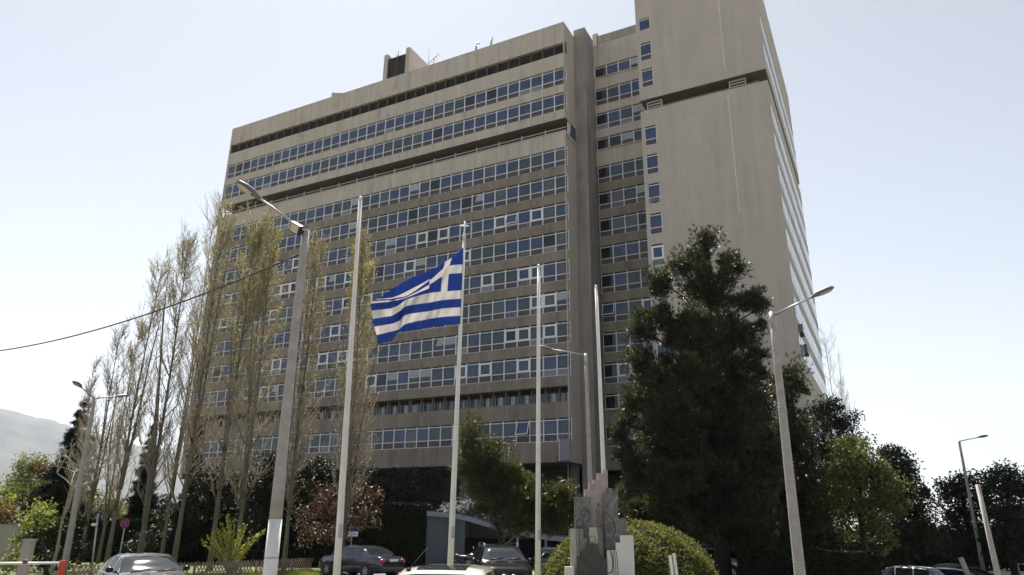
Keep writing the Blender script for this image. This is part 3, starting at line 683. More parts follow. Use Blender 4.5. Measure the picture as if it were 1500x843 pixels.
def lamp_post(b, t, d, label, heads, r0=0.16, r1=0.10, white=0, rings=True, collar=0.5, group='street lamps on concrete posts'):
    B, T = pole_pts(b, t, d); g = thing('street_lamp', B, label, 'street lamp', group)
    mb = MB(); n = 8; f = lambda q: B + (T - B) * q; rr = lambda q: r0 + (r1 - r0) * q
    q0 = white / (T[2] - B[2]) if white else 0.0
    mb.tube([f(q0 + (1 - q0) * i / n) for i in range(n + 1)], [rr(q0 + (1 - q0) * i / n) for i in range(n + 1)], M['postconc'], 12)
    mb.build('post', g)
    if white:
        mb = MB(); mb.tube([f(0), f(q0 * 0.5), f(q0)], [r0 + 0.003, rr(q0 / 2) + 0.003, rr(q0) + 0.003], M['postwhite'], 12); mb.build('whitewashed_foot', g)
    if rings:
        mb = MB()
        for q in (0.16, 0.33, 0.5, 0.66, 0.84): mb.tube([f(q), f(q + 0.003)], rr(q) + 0.006, M['steel'], 12)
        mb.build('strap', g)
    if collar:
        mb = MB(); mb.tube([T - np.array([0, 0, collar]), T + np.array([0, 0, 0.05])], r1 * 0.95 + 0.012, M['steel'], 10); mb.build('collar', g)
    for p, q in heads: cobra(None, 'lamp_head', g, p, q)
    return g, B, T
L1, B1, T1 = lamp_post((395, 843), (448, 338), 18, 'big concrete street lamp with a whitewashed foot, floodlight and long raised arm', [(at(446, 340, 18), at(381, 291.5, 17.6))], r0=0.165, r1=0.10, white=2.35, collar=0)
mb = MB(); p = at(432, 335, 17.8); ax = ROT @ np.array([0.80, -0.42, 0.42]); ax /= np.linalg.norm(ax); ay = ROT @ np.array([0.35, 0.85, 0.30]); ay -= ax * (ax @ ay); ay /= np.linalg.norm(ay); az = np.cross(ax, ay)
mb.obox(p - ax * 0.17 - ay * 0.13 - az * 0.09, ax * 0.34, ay * 0.26, az * 0.11, M['black'])
mb.tube([p, at(446, 342, 18)], 0.05, M['black'], 6); fl = mb.build('floodlight', L1)
mb = MB(); mb.obox(p - ax * 0.14 - ay * 0.10 + az * 0.022, ax * 0.28, ay * 0.20, az * 0.008, M['lens'])
if (az @ (CAM - p)) < 0: mb = MB(); mb.obox(p - ax * 0.14 - ay * 0.10 - az * 0.10, ax * 0.28, ay * 0.20, az * 0.008, M['lens'])
mb.build('lens', fl)
mb = MB(); side = ROT @ np.array([1.0, 0, 0]); mb.tube([B1 + (T1 - B1) * q + side * (0.145 + (0.085 - 0.145) * q) + np.array([0, 0, 0]) for q in (0.36, 0.6, 0.8)], 0.022, M['cable'], 6); mb.build('conduit', L1)
lamp_post((1172, 843), (1131, 460), 23, 'concrete street lamp in front of the tall dark pine, arm raised over the road', [(at(1134, 462, 23), at(1189, 436, 22.6))], r0=0.165, r1=0.095)
lamp_post((864, 690), (858, 520), 32, 'slim concrete street lamp standing between memorial and the building corner', [(at(857, 521, 32), at(808, 512, 31.6))], r0=0.125, r1=0.075, rings=False)
lamp_post((92, 843), (139, 583), 40, 'double-armed street lamp among the bare poplars', [(at(137, 583, 40), at(119, 568, 39)), (at(140, 584, 40), at(168, 581.5, 40.5))], r0=0.15, r1=0.085, rings=False, collar=0)
lamp_post((1415, 700), (1405, 647), 60, 'distant street lamp sticking out above the dark trees, arm over the road', [(at(1405, 647, 60), at(1432, 641.5, 59.5))], r0=0.13, r1=0.075, rings=False, collar=0)
lamp_post((1218, 640), (1212, 590), 62, 'small dark street lamp peeping over the trees at the foot of the flank', [(at(1212, 590, 62), at(1222, 588, 61.8))], r0=0.14, r1=0.09, rings=False, collar=0)
B, T = pole_pts((1462, 843), (1432, 710), 25); mb = MB(); mb.tube([B, B + (T - B) * 0.5, T], [0.085, 0.07, 0.058], M['postconc'], 12)
tag(mb.build('concrete_post', off=B), 'grey concrete post with a cut-off flat top and no lamp, before the dark trees', 'post')
B, T = pole_pts((1418, 843), (1407, 817), 45); mb = MB(); mb.tube([B, T], [0.13, 0.12], M['beige'], 8)
tag(mb.build('stone_bollard_post', off=B), 'short pale round post beside a tree trunk behind the parked cars', 'post')

# overhead cable
mb = MB(); A = at(440, 372, 18.0); Bc = at(-60, 520, 34); pts = []
for i in range(25):
    t = i / 24; p = A + (Bc - A) * t; p[2] -= 4 * 0.55 * t * (1 - t); pts.append(p)
mb.tube(pts, 0.02, M['cable'], 6); tag(mb.build('overhead_cable', off=A), 'black overhead cable sagging from the big concrete lamp post', 'cable')

# signs
CAMX = ROT @ np.array([1.0, 0, 0]); CAMX[2] = 0; CAMX /= np.linalg.norm(CAMX); UP = np.array([0, 0, 1.0])
def sign_no_stopping(px, py, d):
    c = at(px, py, d); g = thing('road_sign', (c[0], c[1], 0), 'round no-stopping sign, blue with a red rim and red cross', 'sign')
    ax = CAMX; n = -np.cross(ax, UP); n = n if n @ (CAM - c) > 0 else -n
    mb = MB(); mb.tube([(c[0], c[1], 0), c + UP * 0.2 - n * 0.04], 0.03, M['steel'], 8); mb.build('pole', g)
    def disc(r, off, m, mb): mb.prism([(r * math.cos(2 * math.pi * k / 28), r * math.sin(2 * math.pi * k / 28)) for k in range(28)], c + n * off, ax, UP, n * 0.012, m)
    mb = MB(); R_ = 0.225; disc(R_, 0, M['sign_red'], mb); disc(R_ * 0.80, 0.013, M['sign_blue'], mb)
    for s_ in (1, -1): mb.prism([(-0.035, -R_ * 0.8), (0.035, -R_ * 0.8), (0.035, R_ * 0.8), (-0.035, R_ * 0.8)], c + n * (0.026 + 0.003 * s_), ax * 0.7071 + UP * 0.7071 * s_, UP * 0.7071 - ax * 0.7071 * s_, n * 0.004, M['sign_red'])
    mb.build('sign_plate', g)
sign_no_stopping(183, 767, 40)
def sign_parking():
    d = 42; c = at(516, 774.5, d); g = thing('parking_sign', (c[0], c[1], 0), 'dark blue square parking sign with a white text plate beneath it', 'sign')
    n = -np.cross(CAMX, UP); n = n if n @ (CAM - c) > 0 else -n; s_ = mpp(516, 774, d)
    mb = MB(); mb.tube([(c[0], c[1], 0), c - n * 0.04 + UP * 0.2], 0.03, M['steel'], 8); mb.build('pole', g)
    mb = MB(); a = 4.3 * s_; mb.prism([(-a, -a), (a, -a), (a, a), (-a, a)], c, CAMX, UP, n * 0.012, M['sign_blue'])
    for q in ([(-.9, -.8), (-.6, -.8), (-.6, .8), (-.9, .8)], [(-.2, .2), (.1, .2), (.1, .8), (-.2, .8)], [(-.4, -.95), (.0, -.95), (.0, -.75), (-.4, -.75)], [(.2, -.95), (.6, -.95), (.6, -.75), (.2, -.75)]):
        mb.prism([(x * a, z * a) for x, z in q], c + n * 0.0125, CAMX, UP, n * 0.004, M['panel_light'])
    mb.build('sign_plate', g)
    c2 = at(517, 782.5, d) ; mb = MB(); bx, bz = 7.4 * s_, 3.4 * s_; mb.prism([(-bx, -bz), (bx, -bz), (bx, bz), (-bx, bz)], c2, CAMX, UP, n * 0.012, M['plate'])
    rr = random.Random(2)
    for r_ in (0.35, -0.3):
        x = -0.8
        while x < 0.75:
            w_ = rr.uniform(0.04, 0.1); mb.prism([(x * bx, (r_ - .16) * bz), ((x + w_) * bx, (r_ - .16) * bz), ((x + w_) * bx, (r_ + .16) * bz), (x * bx, (r_ + .16) * bz)], c2 + n * 0.0125, CAMX, UP, n * 0.003, M['lampgrey']); x += w_ + 0.05
    mb.build('text_plate', g)
sign_parking()
B, T = pole_pts((133, 843), (144, 752), 38); g = thing('metal_pole', B, 'thin bare metal pole leaning in front of the poplars by the lattice', 'pole')
mb = MB(); mb.tube([B, T], 0.04, M['steel'], 8); mb.build('tube', g)
c = at(138, 769, 38); mb = MB(); mb.ball(c, (0.16, 0.12, 0.07), M['postwhite'], 8, 5); mb.build('reflector', g)

# boom barrier
d = 27; P0 = at(93, 825, d); P1 = at(-70, 826, 27.5); g = thing('boom_barrier', ground_at(97, d), 'thin white boom barrier resting in an orange-red post', 'barrier')
mb = MB(); c = ground_at(97, d); mb.box(c[0] - 0.065, c[0] + 0.065, c[1] - 0.07, c[1] + 0.07, 0, at(100, 821, d)[2], M['redpost']); mb.box(c[0] - 0.02, c[0] + 0.03, c[1] - 0.078, c[1] - 0.071, 0.2, at(100, 823, d)[2], M['sign_red']); mb.build('post', g)
mb = MB(); mb.tube([P0, P1], 0.035, M['white'], 8); mb.build('boom', g)
c = at(37, 823, d); mb = MB(); mb.ball(c, (0.08, 0.08, 0.07), M['rust'], 10, 6); mb.build('lamp', g)
# beige wall and gate pillar at the far left
a = at(-60, 800, 52); b = at(30, 800, 50); mb = MB(); zt = at(10, 770, 51)[2]
v = b - a; v[2] = 0; nn = np.array([-v[1], v[0], 0]) / np.linalg.norm(v[:2])
mb.obox((a[0], a[1], 0), v, nn * 0.25, (0, 0, zt), M['beige']); mb.obox(np.array([a[0], a[1], zt]) - nn * 0.04, v, nn * 0.33, (0, 0, 0.08), M['concrete_grey'])
tag(mb.build('boundary_wall', off=(a[0], a[1], 0)), 'plain beige rendered boundary wall below the far tree clump', 'wall')
c = ground_at(32, 30); zt = at(42, 793, 30)[2]; mb = MB()
mb.obox((c[0], c[1], 0), CAMX * 0.28, np.array([-CAMX[1], CAMX[0], 0]) * 0.25, (0, 0, zt), M['beige']); mb.obox((c[0] - 0.03, c[1] - 0.03, zt), CAMX * 0.34, np.array([-CAMX[1], CAMX[0], 0]) * 0.31, (0, 0, 0.06), M['concrete_grey'])
tag(mb.build('gate_pillar', off=(c[0], c[1], 0)), 'square beige gate pillar behind the white boom', 'pillar')

# lattice fence: crossed laths between two rails
def lattice_fence(label, pts, htop, group=None):
    g = thing('lattice_fence', (pts[0][0], pts[0][1], 0), label, 'fence'); mb = MB(); rails = MB(); posts = []
    for (ax_, ay_), (bx_, by_) in zip(pts, pts[1:]):
        A = np.array([ax_, ay_, 0.0]); Bv = np.array([bx_, by_, 0.0]); L = np.linalg.norm(Bv - A); u = (Bv - A) / L; nrm = np.array([-u[1], u[0], 0])
        z0, z1 = 0.03, htop; st = 0.17; k = -4
        while k * st < L:
            x0 = k * st
            for sgn in (1, -1):
                xa, xb = (x0, x0 + (z1 - z0) * 0.62) if sgn > 0 else (x0 + (z1 - z0) * 0.62, x0)
                if min(xa, xb) < 0 or max(xa, xb) > L: continue
                p = A + u * xa + UP * z0; q = A + u * xb + UP * z1; dd = (q - p) / np.linalg.norm(q - p); s_ = np.cross(dd, nrm)
                mb.obox(p - s_ * 0.024 + nrm * 0.012 * sgn, q - p, s_ * 0.048, nrm * 0.012, M['lattice'])
            k += 1
        rails.obox(A + UP * 0.10 - nrm * 0.02, Bv - A, nrm * 0.011, UP * 0.05, M['lattice'])
        for k in range(int(L / 2.4) + 1): p = A + u * min(L - 0.1, k * 2.4); pm = MB(); posts.append(pm); pm.obox(p + nrm * 0.03, u * 0.08, nrm * 0.08, UP * (z1 - 0.02), M['lattice'])
    mb.build('lattice', g); rails.build('rail', g); [pm.build('post', g) for pm in posts]
gp = lambda x, d: tuple(ground_at(x, d)[:2])
lattice_fence('brown wooden lattice fence of crossed laths in front of the poplars', [gp(112, 35), gp(180, 34), gp(290, 36), gp(380, 38), gp(462, 41)], 0.72)

# small wooden stakes by the hedge
for (b, t, dd, lab) in (((991, 843), (981, 814), 23.5, 'shorter pale wooden stake stuck in front of the round hedge'), ((992, 843), (987, 811), 23.3, 'taller pale wooden stake stuck in front of the round hedge')):
    c = ground_at(b[0] - (0 if 'taller' in lab else 5), dd); z = at(t[0], t[1], dd)[2]; mb = MB()
    tp = at(t[0], t[1], dd); mb.tube([(c[0], c[1], 0.1), tp], [0.055, 0.05], M['postwhite'], 4, smooth=False); tag(mb.build('wooden_stake', off=(c[0], c[1], 0.1)), lab, 'stake', 'stakes by the hedge')

# ------------------------------------------------------------------ stepped marble memorial
def memorial():
    d = 24.0; o = at(880, 790, d); s_ = mpp(880, 790, d) / 5.175          # metres per zoomed pixel
    n = -np.cross(CAMX, UP); n = n if n @ (CAM - o) > 0 else -n
    g = thing('marble_memorial', (o[0], o[1], 0.12), 'stepped memorial of pink, grey and white marble slabs with incised lines', 'monument')
    cx, cy = (880 - 820) * 5.175, (790 - 680) * 5.175
    def P(pts): return [((x - cx) * s_, (cy - y) * s_) for x, y in pts]
    G = 1180                                           # ground, in zoomed pixels
    def slab(name, poly, off, th, m, label=None):
        mb = MB(); mb.prism(P(poly)[::-1], o + n * off, CAMX, UP, -n * th, m); q = mb.build(name, g)
        if label: q['label'] = label
        return q
    slab('slab', [(197, G), (197, 207), (233, 207), (233, 160), (267, 160), (267, 135), (300, 135), (300, 83), (345, 83), (345, 58), (378, 58), (380, G)], 0.0, 0.35, M['marble_pink'], 'pink marble slab')
    slab('slab', [(335, G), (335, 240), (368, 240), (368, 197), (410, 197), (410, 222), (447, 222), (447, 420), (505, 420), (505, G)], 0.12, 0.11, M['marble_grey'], 'grey veined slab')
    slab('slab', [(112, G), (112, 265), (238, 265), (238, G)], 0.14, 0.13, M['marble_grey'], 'grey veined slab')
    slab('slab', [(75, G), (75, 497), (175, 497), (175, 563), (197, 563), (197, G)], 0.24, 0.09, M['marble_beige'])
    slab('slab', [(345, G), (345, 647), (412, 647), (412, 592), (447, 592), (447, 540), (545, 540), (545, G)], 0.34, 0.20, M['marble_white'], 'white marble slab')
    slab('slab', [(218, G), (218, 485), (268, 485), (320, 485), (320, G)], 0.26, 0.10, M['marble_beige'])
    slab('slab', [(120, G), (120, 690), (155, 690), (155, 650), (190, 650), (190, 600), (275, 600), (275, 650), (318, 700), (340, 700), (340, G)], 0.42, 0.15, M['marble_dark'], 'dark stepped slab')
    slab('slab', [(28, G), (28, 763), (95, 763), (95, G)], 0.46, 0.18, M['marble_white'], 'low white block')
    slab('plinth', [(20, G), (20, 838), (560, 838), (560, G)], 0.62, 0.15, M['marble_grey'])
    rr = random.Random(4); mb = MB()
    def line(pts, off, r=0.0075):
        q = [o + CAMX * a + UP * b + n * off for a, b in P(pts)]; mb.tube(q, r, M['incised'], 5)
    for k in range(7):
        x = 122 + k * 11; line([(x + rr.uniform(-2, 2), 480 + rr.uniform(-15, 10)), (x - 3 + rr.uniform(-4, 4), 560), (x + 5, 630), (x + 6 + rr.uniform(-6, 10), 690)], 0.255)
    for k in range(7):
        x = 270 + k * 9; line([(x + 20, 300 + k * 12), (x, 390 + rr.uniform(-10, 10)), (x + 6, 470), (x + 18, 560), (x + 12 + k * 2, 700), (x + 22, 760)], 0.28)
    for k in range(3): line([(385 + k * 14, 650), (392 + k * 14, 720), (390 + k * 16, 838)], 0.352)
    line([(368, 650), (382, 700), (385, 760), (375, 800), (352, 803)], 0.355, 0.014)
    for cx_, cy_, r_, off in ((150, 460, 28, 0.155), (378, 500, 17, 0.135), (240, 570, 22, 0.275), (188, 375, 30, 0.155)):
        line([(cx_ + r_ * math.cos(2 * math.pi * k / 14), cy_ + r_ * 1.1 * math.sin(2 * math.pi * k / 14)) for k in range(15)], off, 0.006)
    line([(160, 372), (188, 360), (216, 372)], 0.155, 0.010); line([(345, 380), (400, 420), (420, 500), (400, 560)], 0.135)
    mb.build('incised_lines', g)
    mb = MB(); mb.ball(o + CAMX * P([(302, 318)])[0][0] + UP * P([(302, 318)])[0][1] + n * 0.01, 0.03, M['incised'], 8, 6); mb.build('stud', g)
memorial()

# ------------------------------------------------------------------ canopy beside the building
def canopy():
    d = 46; A = ground_at(624, d); g = thing('parking_canopy', A, 'blue-grey parking shelter with a curved roof edge and dark open bays', 'shelter')
    u = CAMX; back = np.array([-u[1], u[0], 0]); back = back if back @ (A - CAM) > 0 else -back
    X = lambda px: (px - 624) * mpp(700, 780, d) 
    zt = lambda y: at(700, y, d)[2]
    mb = MB(); mb.obox(A, u * X(680), back * 0.2, (0, 0, zt(752)), M['bluepanel'])
    for px in (640, 652, 668): mb.obox(A + u * X(px) - back * 0.013, u * 0.03, back * 0.013, (0, 0, zt(755)), M['panel'])
    mb.build('side_wall', g)
    curve = [(624, 750), (655, 752), (680, 756), (705, 763), (730, 770), (760, 777), (800, 783), (850, 788), (1090, 790)]
    mb = MB(); pr = [(X(x), zt(y)) for x, y in curve]; lo = [(X(x), zt(y) - 0.28) for x, y in curve]
    mb.prism([*lo, *pr[::-1]], A - back * 0.35, u, UP, back * 0.3, M['bluefascia']); mb.build('fascia', g)
    mb = MB(); vs = []
    for x, z in pr: vs += [A + u * x + UP * (z - 0.05) - back * 0.06, A + u * x + UP * (z + 0.1) + back * 7]
    mb.add(vs, [(2 * i, 2 * i + 2, 2 * i + 3, 2 * i + 1) for i in range(len(pr) - 1)], M['bluepanel']); ro = mb.build('roof', g)
    so_ = ro.modifiers.new('thick', 'SOLIDIFY'); so_.thickness = 0.12
    mb = MB(); mb.obox(A + back * 6.8, u * X(1090), back * 0.2, (0, 0, zt(790)), M['core']); mb.build('back_wall', g)
    for px in (755, 796, 1037):
        mb = MB(); mb.obox(A + u * X(px), u * 0.14, back * 0.14, (0, 0, zt(786)), M['bluefascia']); mb.build('post', g)
    c = A + u * X(1000) - back * 0.45; mb = MB(); mb.obox(c + UP * zt(790), u * X(670), back * 0.06, (0, 0, zt(768) - zt(790)), M['bluefascia']); mb.build('sign_board', g)
canopy()

# ------------------------------------------------------------------ vegetation
def rdirs(n, rng):
    v = rng.normal(size=(n, 3)); return v / np.linalg.norm(v, axis=1)[:, None]
def leaf_quads(c, size, rng, aspect=0.55, droop=0.0):
    """Small folded-diamond leaves at random turns round the given centres."""
    n = len(c); a = rdirs(n, rng); a[:, 2] -= droop; b = np.cross(a, rdirs(n, rng)); b /= np.linalg.norm(b, axis=1)[:, None] + 1e-9
    s = (size * rng.uniform(0.6, 1.35, n))[:, None]
    return np.stack([c - a * s * 0.5, c + b * s * aspect * 0.5, c + a * s * 0.5, c - b * s * aspect * 0.5], 1).reshape(-1, 3)
def needle_tris(c, d, k, length, width, rng):
    """k needles fanned round direction d at each centre."""
    n = len(c); cc = np.repeat(c, k, 0); dd = np.repeat(d, k, 0) + rng.normal(size=(n * k, 3)) * 0.55
    dd /= np.linalg.norm(dd, axis=1)[:, None] + 1e-9; L = length * rng.uniform(0.6, 1.2, n * k)[:, None]
    p = np.cross(dd, rdirs(n * k, rng)); p /= np.linalg.norm(p, axis=1)[:, None] + 1e-9
    return np.stack([cc - p * width * 0.5, cc + p * width * 0.5, cc + dd * L], 1).reshape(-1, 3)
def blob_points(blobs, per_m2, rng, clump=0.34, inner=0.25):
    """Points gathered in clumps over the skin of each ellipsoid, some inside; blobs: (centre, radii)."""
    pts = []; out = []
    for c, r in blobs:
        area_ = 4 * math.pi * ((r[0] * r[1]) ** 1.6 / 3 + (r[0] * r[2]) ** 1.6 / 3 + (r[1] * r[2]) ** 1.6 / 3) ** (1 / 1.6)
        n = max(30, int(area_ * per_m2)); k = max(5, int(area_ * 0.9))
        cd = rdirs(k, rng) * rng.uniform(0.72, 1.08, k)[:, None]
        i = rng.integers(0, k, n); p = cd[i] + np.clip(rng.normal(size=(n, 3)), -1.7, 1.7) * clump / max(0.5, np.mean(r)) * 0.8 * rng.uniform(0.5, 1.5, k)[i][:, None]
        m = rng.random(n) < inner; p[m] = rdirs(int(m.sum()), rng) * (rng.random(int(m.sum())) ** 0.5)[:, None] * 0.85
        o = p / (np.linalg.norm(p, axis=1)[:, None] + 1e-9)
        pts.append(np.array(c) + p * np.array(r)); out.append(o)
    return np.concatenate(pts), np.concatenate(out)
VIEW = lambda p: _n(np.array([p[0], p[1], 0.0]))
def px_blobs(lst, d, rng, depth=1.0):
    """Blobs given as pixel centre, pixel radii and an optional distance offset; depth radius follows the width."""
    res = []
    for b in lst:
        x, y, rx, ry = b[:4]; dd = d + (b[4] if len(b) > 4 else rng.uniform(-1, 1) * depth); c = at(x, y, dd); s = mpp(x, y, dd)
        v = VIEW(c); r = (rx * s, max(rx, ry) * s * 0.95, ry * s); res.append((c, (max(r[0], r[1] * 0.9), max(r[0], r[1] * 0.9), r[2])))
    return res
def limbs(mb, base, blobs, m, r0, rng, top=None, n=6):
    """Tapered trunk from the ground into the crown and a limb to each blob."""
    base = np.array(base, float); zs = [c[2] for c, r in blobs]; ctr = np.mean([c for c, r in blobs], 0)
    tip = np.array(top) if top is not None else np.array([ctr[0], ctr[1], max(zs)])
    tr = [base + (tip - base) * t + np.array([rng.normal() * 0.06, rng.normal() * 0.06, 0]) * (t > 0) for t in np.linspace(0, 1, 9)]
    mb.tube(tr, [r0 * (1.25 if i == 0 else 1) * (1 - 0.88 * i / 8) for i in range(9)], m, 9)
    for c, r in blobs:
        t = min(0.92, max(0.12, (c[2] - base[2]) / (tip[2] - base[2] + 1e-6) - 0.14)); s = base + (tip - base) * t
        mid = (s + c) / 2 + np.array([0, 0, 0.12 * np.linalg.norm(c - s)]); rr = r0 * (1 - 0.85 * t) * 0.36
        mb.tube([s, mid, c], [rr, rr * 0.7, rr * 0.35], m, 5)
        for k in range(4):
            q = c + rdirs(1, rng)[0] * np.array(r) * 0.8; mb.tube([mid + (c - mid) * 0.5, q], [rr * 0.4, rr * 0.12], m, 4)
def leafy_tree(name, label, base, blobs, material, density, size, r0=0.18, cat='tree', group=None, seed=1, bark='bark_dark', clump=0.34, inner=0.3, crown='crown', aspect=0.6, material2=None, share2=0.0):
    rng = np.random.default_rng(seed); g = thing(name, base, label, cat, group)
    mb = MB(); limbs(mb, base, blobs, M[bark], r0, rng); mb.build('trunk', g)
    p, o = blob_points(blobs, density, rng, clump, inner)
    p = p[p[:, 2] > 0.05]
    cloud_mesh(crown, leaf_quads(p, size, rng, aspect), 4, M[material], g)
    return g
def pine_tree(name, label, base, blobs, density, needle=0.30, width=0.028, k=9, r0=0.25, seed=1, material='pine', group=None, top=None, clump=0.30):
    rng = np.random.default_rng(seed); g = thing(name, base, label, 'tree', group)
    mb = MB(); limbs(mb, base, blobs, M['bark_dark'], r0, rng, top); mb.build('trunk', g)
    p, o = blob_points(blobs, density, rng, clump, 0.45); dd = o * 0.7 + np.array([0, 0, 0.55])
    keep = p[:, 2] > 0.1; cloud_mesh('crown', needle_tris(p[keep], dd[keep], k, needle, width, rng), 3, M[material], g)
    return g

def poplar(label, bx, tx, ty, d, spread=1.0, leaves=0, brown=0, seed=1, stems=1, thick=0.17, nl=64, group='tall poplars by the lattice fence'):
    rng = np.random.default_rng(seed); r_ = random.Random(seed)
    T = at(tx, ty, d); B = np.array([T[0], T[1], 0.0]); H = T[2]
    if bx is not None: q = ground_at(bx, d); B = q * 0.5 + B * 0.5
    B[2] = 0.0
    g = thing('poplar_tree', B, label, 'tree', group)
    tr = MB(); tw = MB(); tips = []
    def stem(base, tip, r0, n=10):
        ph = rng.uniform(0, 6.28); pts = [base + (tip - base) * t + np.array([math.sin(t * 5 + ph), math.cos(t * 4 + ph), 0]) * 0.16 * t * (1.3 - t) for t in np.linspace(0, 1, n)]
        tr.tube(pts, [r0 * (1.3 if i == 0 else (1 - 0.93 * (i / (n - 1)) ** 0.8)) for i in range(n)], M['bark'], 9); return pts
    axes = [stem(B, T, thick * 0.68)]
    for s in range(stems - 1):
        a = rng.uniform(0, 6.28); off = np.array([math.cos(a), math.sin(a), 0]) * rng.uniform(0.7, 1.3) * spread
        st = B + np.array([0, 0, H * rng.uniform(0.10, 0.25)]); axes.append(stem(st, B + off + np.array([0, 0, H * rng.uniform(0.72, 0.93)]), thick * 0.6))
    for k in range(nl):
        ax = axes[k % len(axes)] if k % 3 == 0 else axes[0]
        t = r_.uniform(0.10, 0.95) ** 0.9; i = min(len(ax) - 2, int(t * (len(ax) - 1))); s = ax[i] + (ax[i + 1] - ax[i]) * (t * (len(ax) - 1) - i)
        L = H * r_.uniform(0.12, 0.24) * (1.12 - 0.75 * t); a = r_.uniform(0, 6.28); out = np.array([math.cos(a), math.sin(a), 0.0])
        w_ = L * r_.uniform(0.16, 0.34) * spread; e = s + np.array([0, 0, L]) + out * w_; mid = s + out * w_ * 0.75 + np.array([0, 0, L * 0.42])
        r0 = thick * 0.20 * (1.05 - t) + 0.007; tr.tube([s, mid, e], [r0, r0 * 0.55, 0.007], M['bark'], 4)
        for j in range(17):
            q = r_.uniform(0.15, 1.0); p = s + (mid - s) * (q / 0.5) if q < 0.5 else mid + (e - mid) * ((q - 0.5) / 0.5)
            b = a + r_.uniform(-2.2, 2.2); l2 = L * r_.uniform(0.10, 0.34) + 0.25; o2 = np.array([math.cos(b), math.sin(b), 0.0])
            e2 = p + np.array([0, 0, l2]) + o2 * l2 * r_.uniform(0.25, 0.9); m2 = (p + e2) / 2 + o2 * l2 * 0.08
            tw.tube([p, m2, e2], [0.012, 0.009, 0.005], M['twig'], 3, cap=False); tips.append((p, m2, e2))
    tr.build('trunk', g); tw.build('twigs', g)
    def scatter(n, zlo, zhi, name, m, size):
        if not n: return
        zt = np.array([t_[2][2] / H for t_ in tips]); wgt = np.clip((zt - zlo) / (zhi - zlo), 0, 1) ** 0.7 * np.clip((1.06 - zt) * 8, 0, 1) + 0.04
        i = rng.choice(len(tips), n, p=wgt / wgt.sum()); q = rng.random(n)[:, None]
        a = np.array([tips[x][0] for x in i]); e = np.array([tips[x][2] for x in i]); p = a + (e - a) * q + rng.normal(size=(n, 3)) * 0.06
        cloud_mesh(name, leaf_quads(p, size, rng, 0.6), 4, M[m], g)
    scatter(int(leaves * 2.1), 0.45, 0.95, 'leaves', 'bud', 0.08); scatter(int(brown * 1.6), 0.0, 0.6, 'catkins', 'budbrown', 0.09)  # the brown scatter is catkins, all in one loose mesh
    return g
POP = [('small bare poplar at the left end of the row, beside the double-armed lamp', 114, 140, 528, 55, 1.0, 0, 300, 1, 0.13, 34),
       ('bare poplar forking low into two stems, left of the no-stopping sign', 123, 182, 468, 52, 1.3, 0, 500, 3, 0.15, 44),
       ('slender bare poplar just left of the no-stopping sign', 148, 208, 470, 53, 1.0, 100, 500, 2, 0.14, 40),
       ('leaning poplar with a hint of yellow buds, right behind the no-stopping sign', 158, 238, 382, 48, 1.0, 900, 700, 2, 0.18, 56),
       ('tall thick poplar behind the silver car, crown clear of the building', 208, 281, 345, 47, 1.25, 900, 800, 3, 0.22, 70),
       ('thin bare poplar at the left edge of the building', 242, 314, 310, 50, 0.9, 700, 600, 2, 0.16, 56),
       ('poplar with yellow-green tips overlapping the left corner of the building', 258, 334, 297, 45, 0.95, 1500, 1500, 2, 0.20, 70),
       ('leafing yellow-green poplar left of the big concrete lamp post, topmost crown of the pair', 312, 378, 306, 44, 1.15, 3000, 2200, 3, 0.20, 66),
       ('leafing yellow-green poplar directly left of the big concrete lamp post', 353, 404, 322, 43, 1.0, 2400, 2200, 3, 0.19, 62),
       ('sparse brown poplar directly right of the big concrete lamp post', 420, 467, 338, 43, 0.85, 1200, 2000, 2, 0.18, 66),
       ('bright yellow-green poplar close behind the first flagpole', 505, 536, 343, 42, 1.2, 4200, 1800, 3, 0.17, 84)]
for i, a in enumerate(POP): poplar(a[0], a[1], a[2], a[3], a[4], a[5], a[6], a[7], 100 + i, a[8], a[9], a[10])
poplar('bare poplar far behind the flank of the building', None, 1206, 484, 112, 2.2, 0, 0, 131, 3, 0.2, 60, 'bare poplars behind the building')
poplar('shorter bare poplar far behind, right of its taller neighbour', None, 1232, 556, 112, 1.8, 0, 0, 132, 3, 0.18, 40, 'bare poplars behind the building')

rg = np.random.default_rng(21)
big = [(1035, 352, 13, 20, 0), (1018, 382, 25, 26, 0), (1068, 384, 22, 22, 0), (994, 392, 10, 18, 0), (968, 414, 20, 27, -1), (1038, 425, 42, 34, 0), (1098, 440, 28, 17, 0), (1118, 448, 12, 12, 0),
       (962, 466, 30, 24, -1), (938, 488, 18, 20, -1.5), (1015, 486, 52, 38, -1), (1082, 488, 34, 28, 0), (1112, 478, 12, 12, 0), (1104, 518, 18, 14, 0), (945, 535, 26, 22, -1), (998, 552, 55, 42, -1), (1076, 560, 44, 42, 0), (1116, 548, 10, 10, 0),
       (930, 585, 26, 22, -2), (912, 622, 18, 20, -2), (985, 630, 66, 46, -1), (1078, 640, 58, 50, 0), (928, 672, 30, 24, -2), (990, 705, 66, 44, -1), (1085, 715, 58, 50, 0), (922, 716, 24, 18, -2), (905, 640, 8, 8, -2), (1000, 770, 45, 30, 1), (1080, 775, 50, 34, 1), (1040, 520, 50, 50, 2), (1040, 600, 60, 50, 2), (1035, 680, 70, 50, 3), (1040, 745, 70, 40, 3), (960, 580, 40, 34, 1), (1110, 600, 30, 40, 1), (1120, 690, 36, 40, 1), (1045, 700, 50, 40, -1), (1050, 755, 50, 30, -1), (1095, 745, 40, 34, -1), (960, 740, 44, 30, 0)]
pine_tree('pine_tree', 'tall dark broad pine in front of the right block', ground_at(1055, 38), px_blobs([(x, y, a * .86, b * .84, e) for x, y, a, b, e in big], 38, rg), 80, 0.26, 0.040, 9, 0.38, 31, top=at(1035, 350, 38))
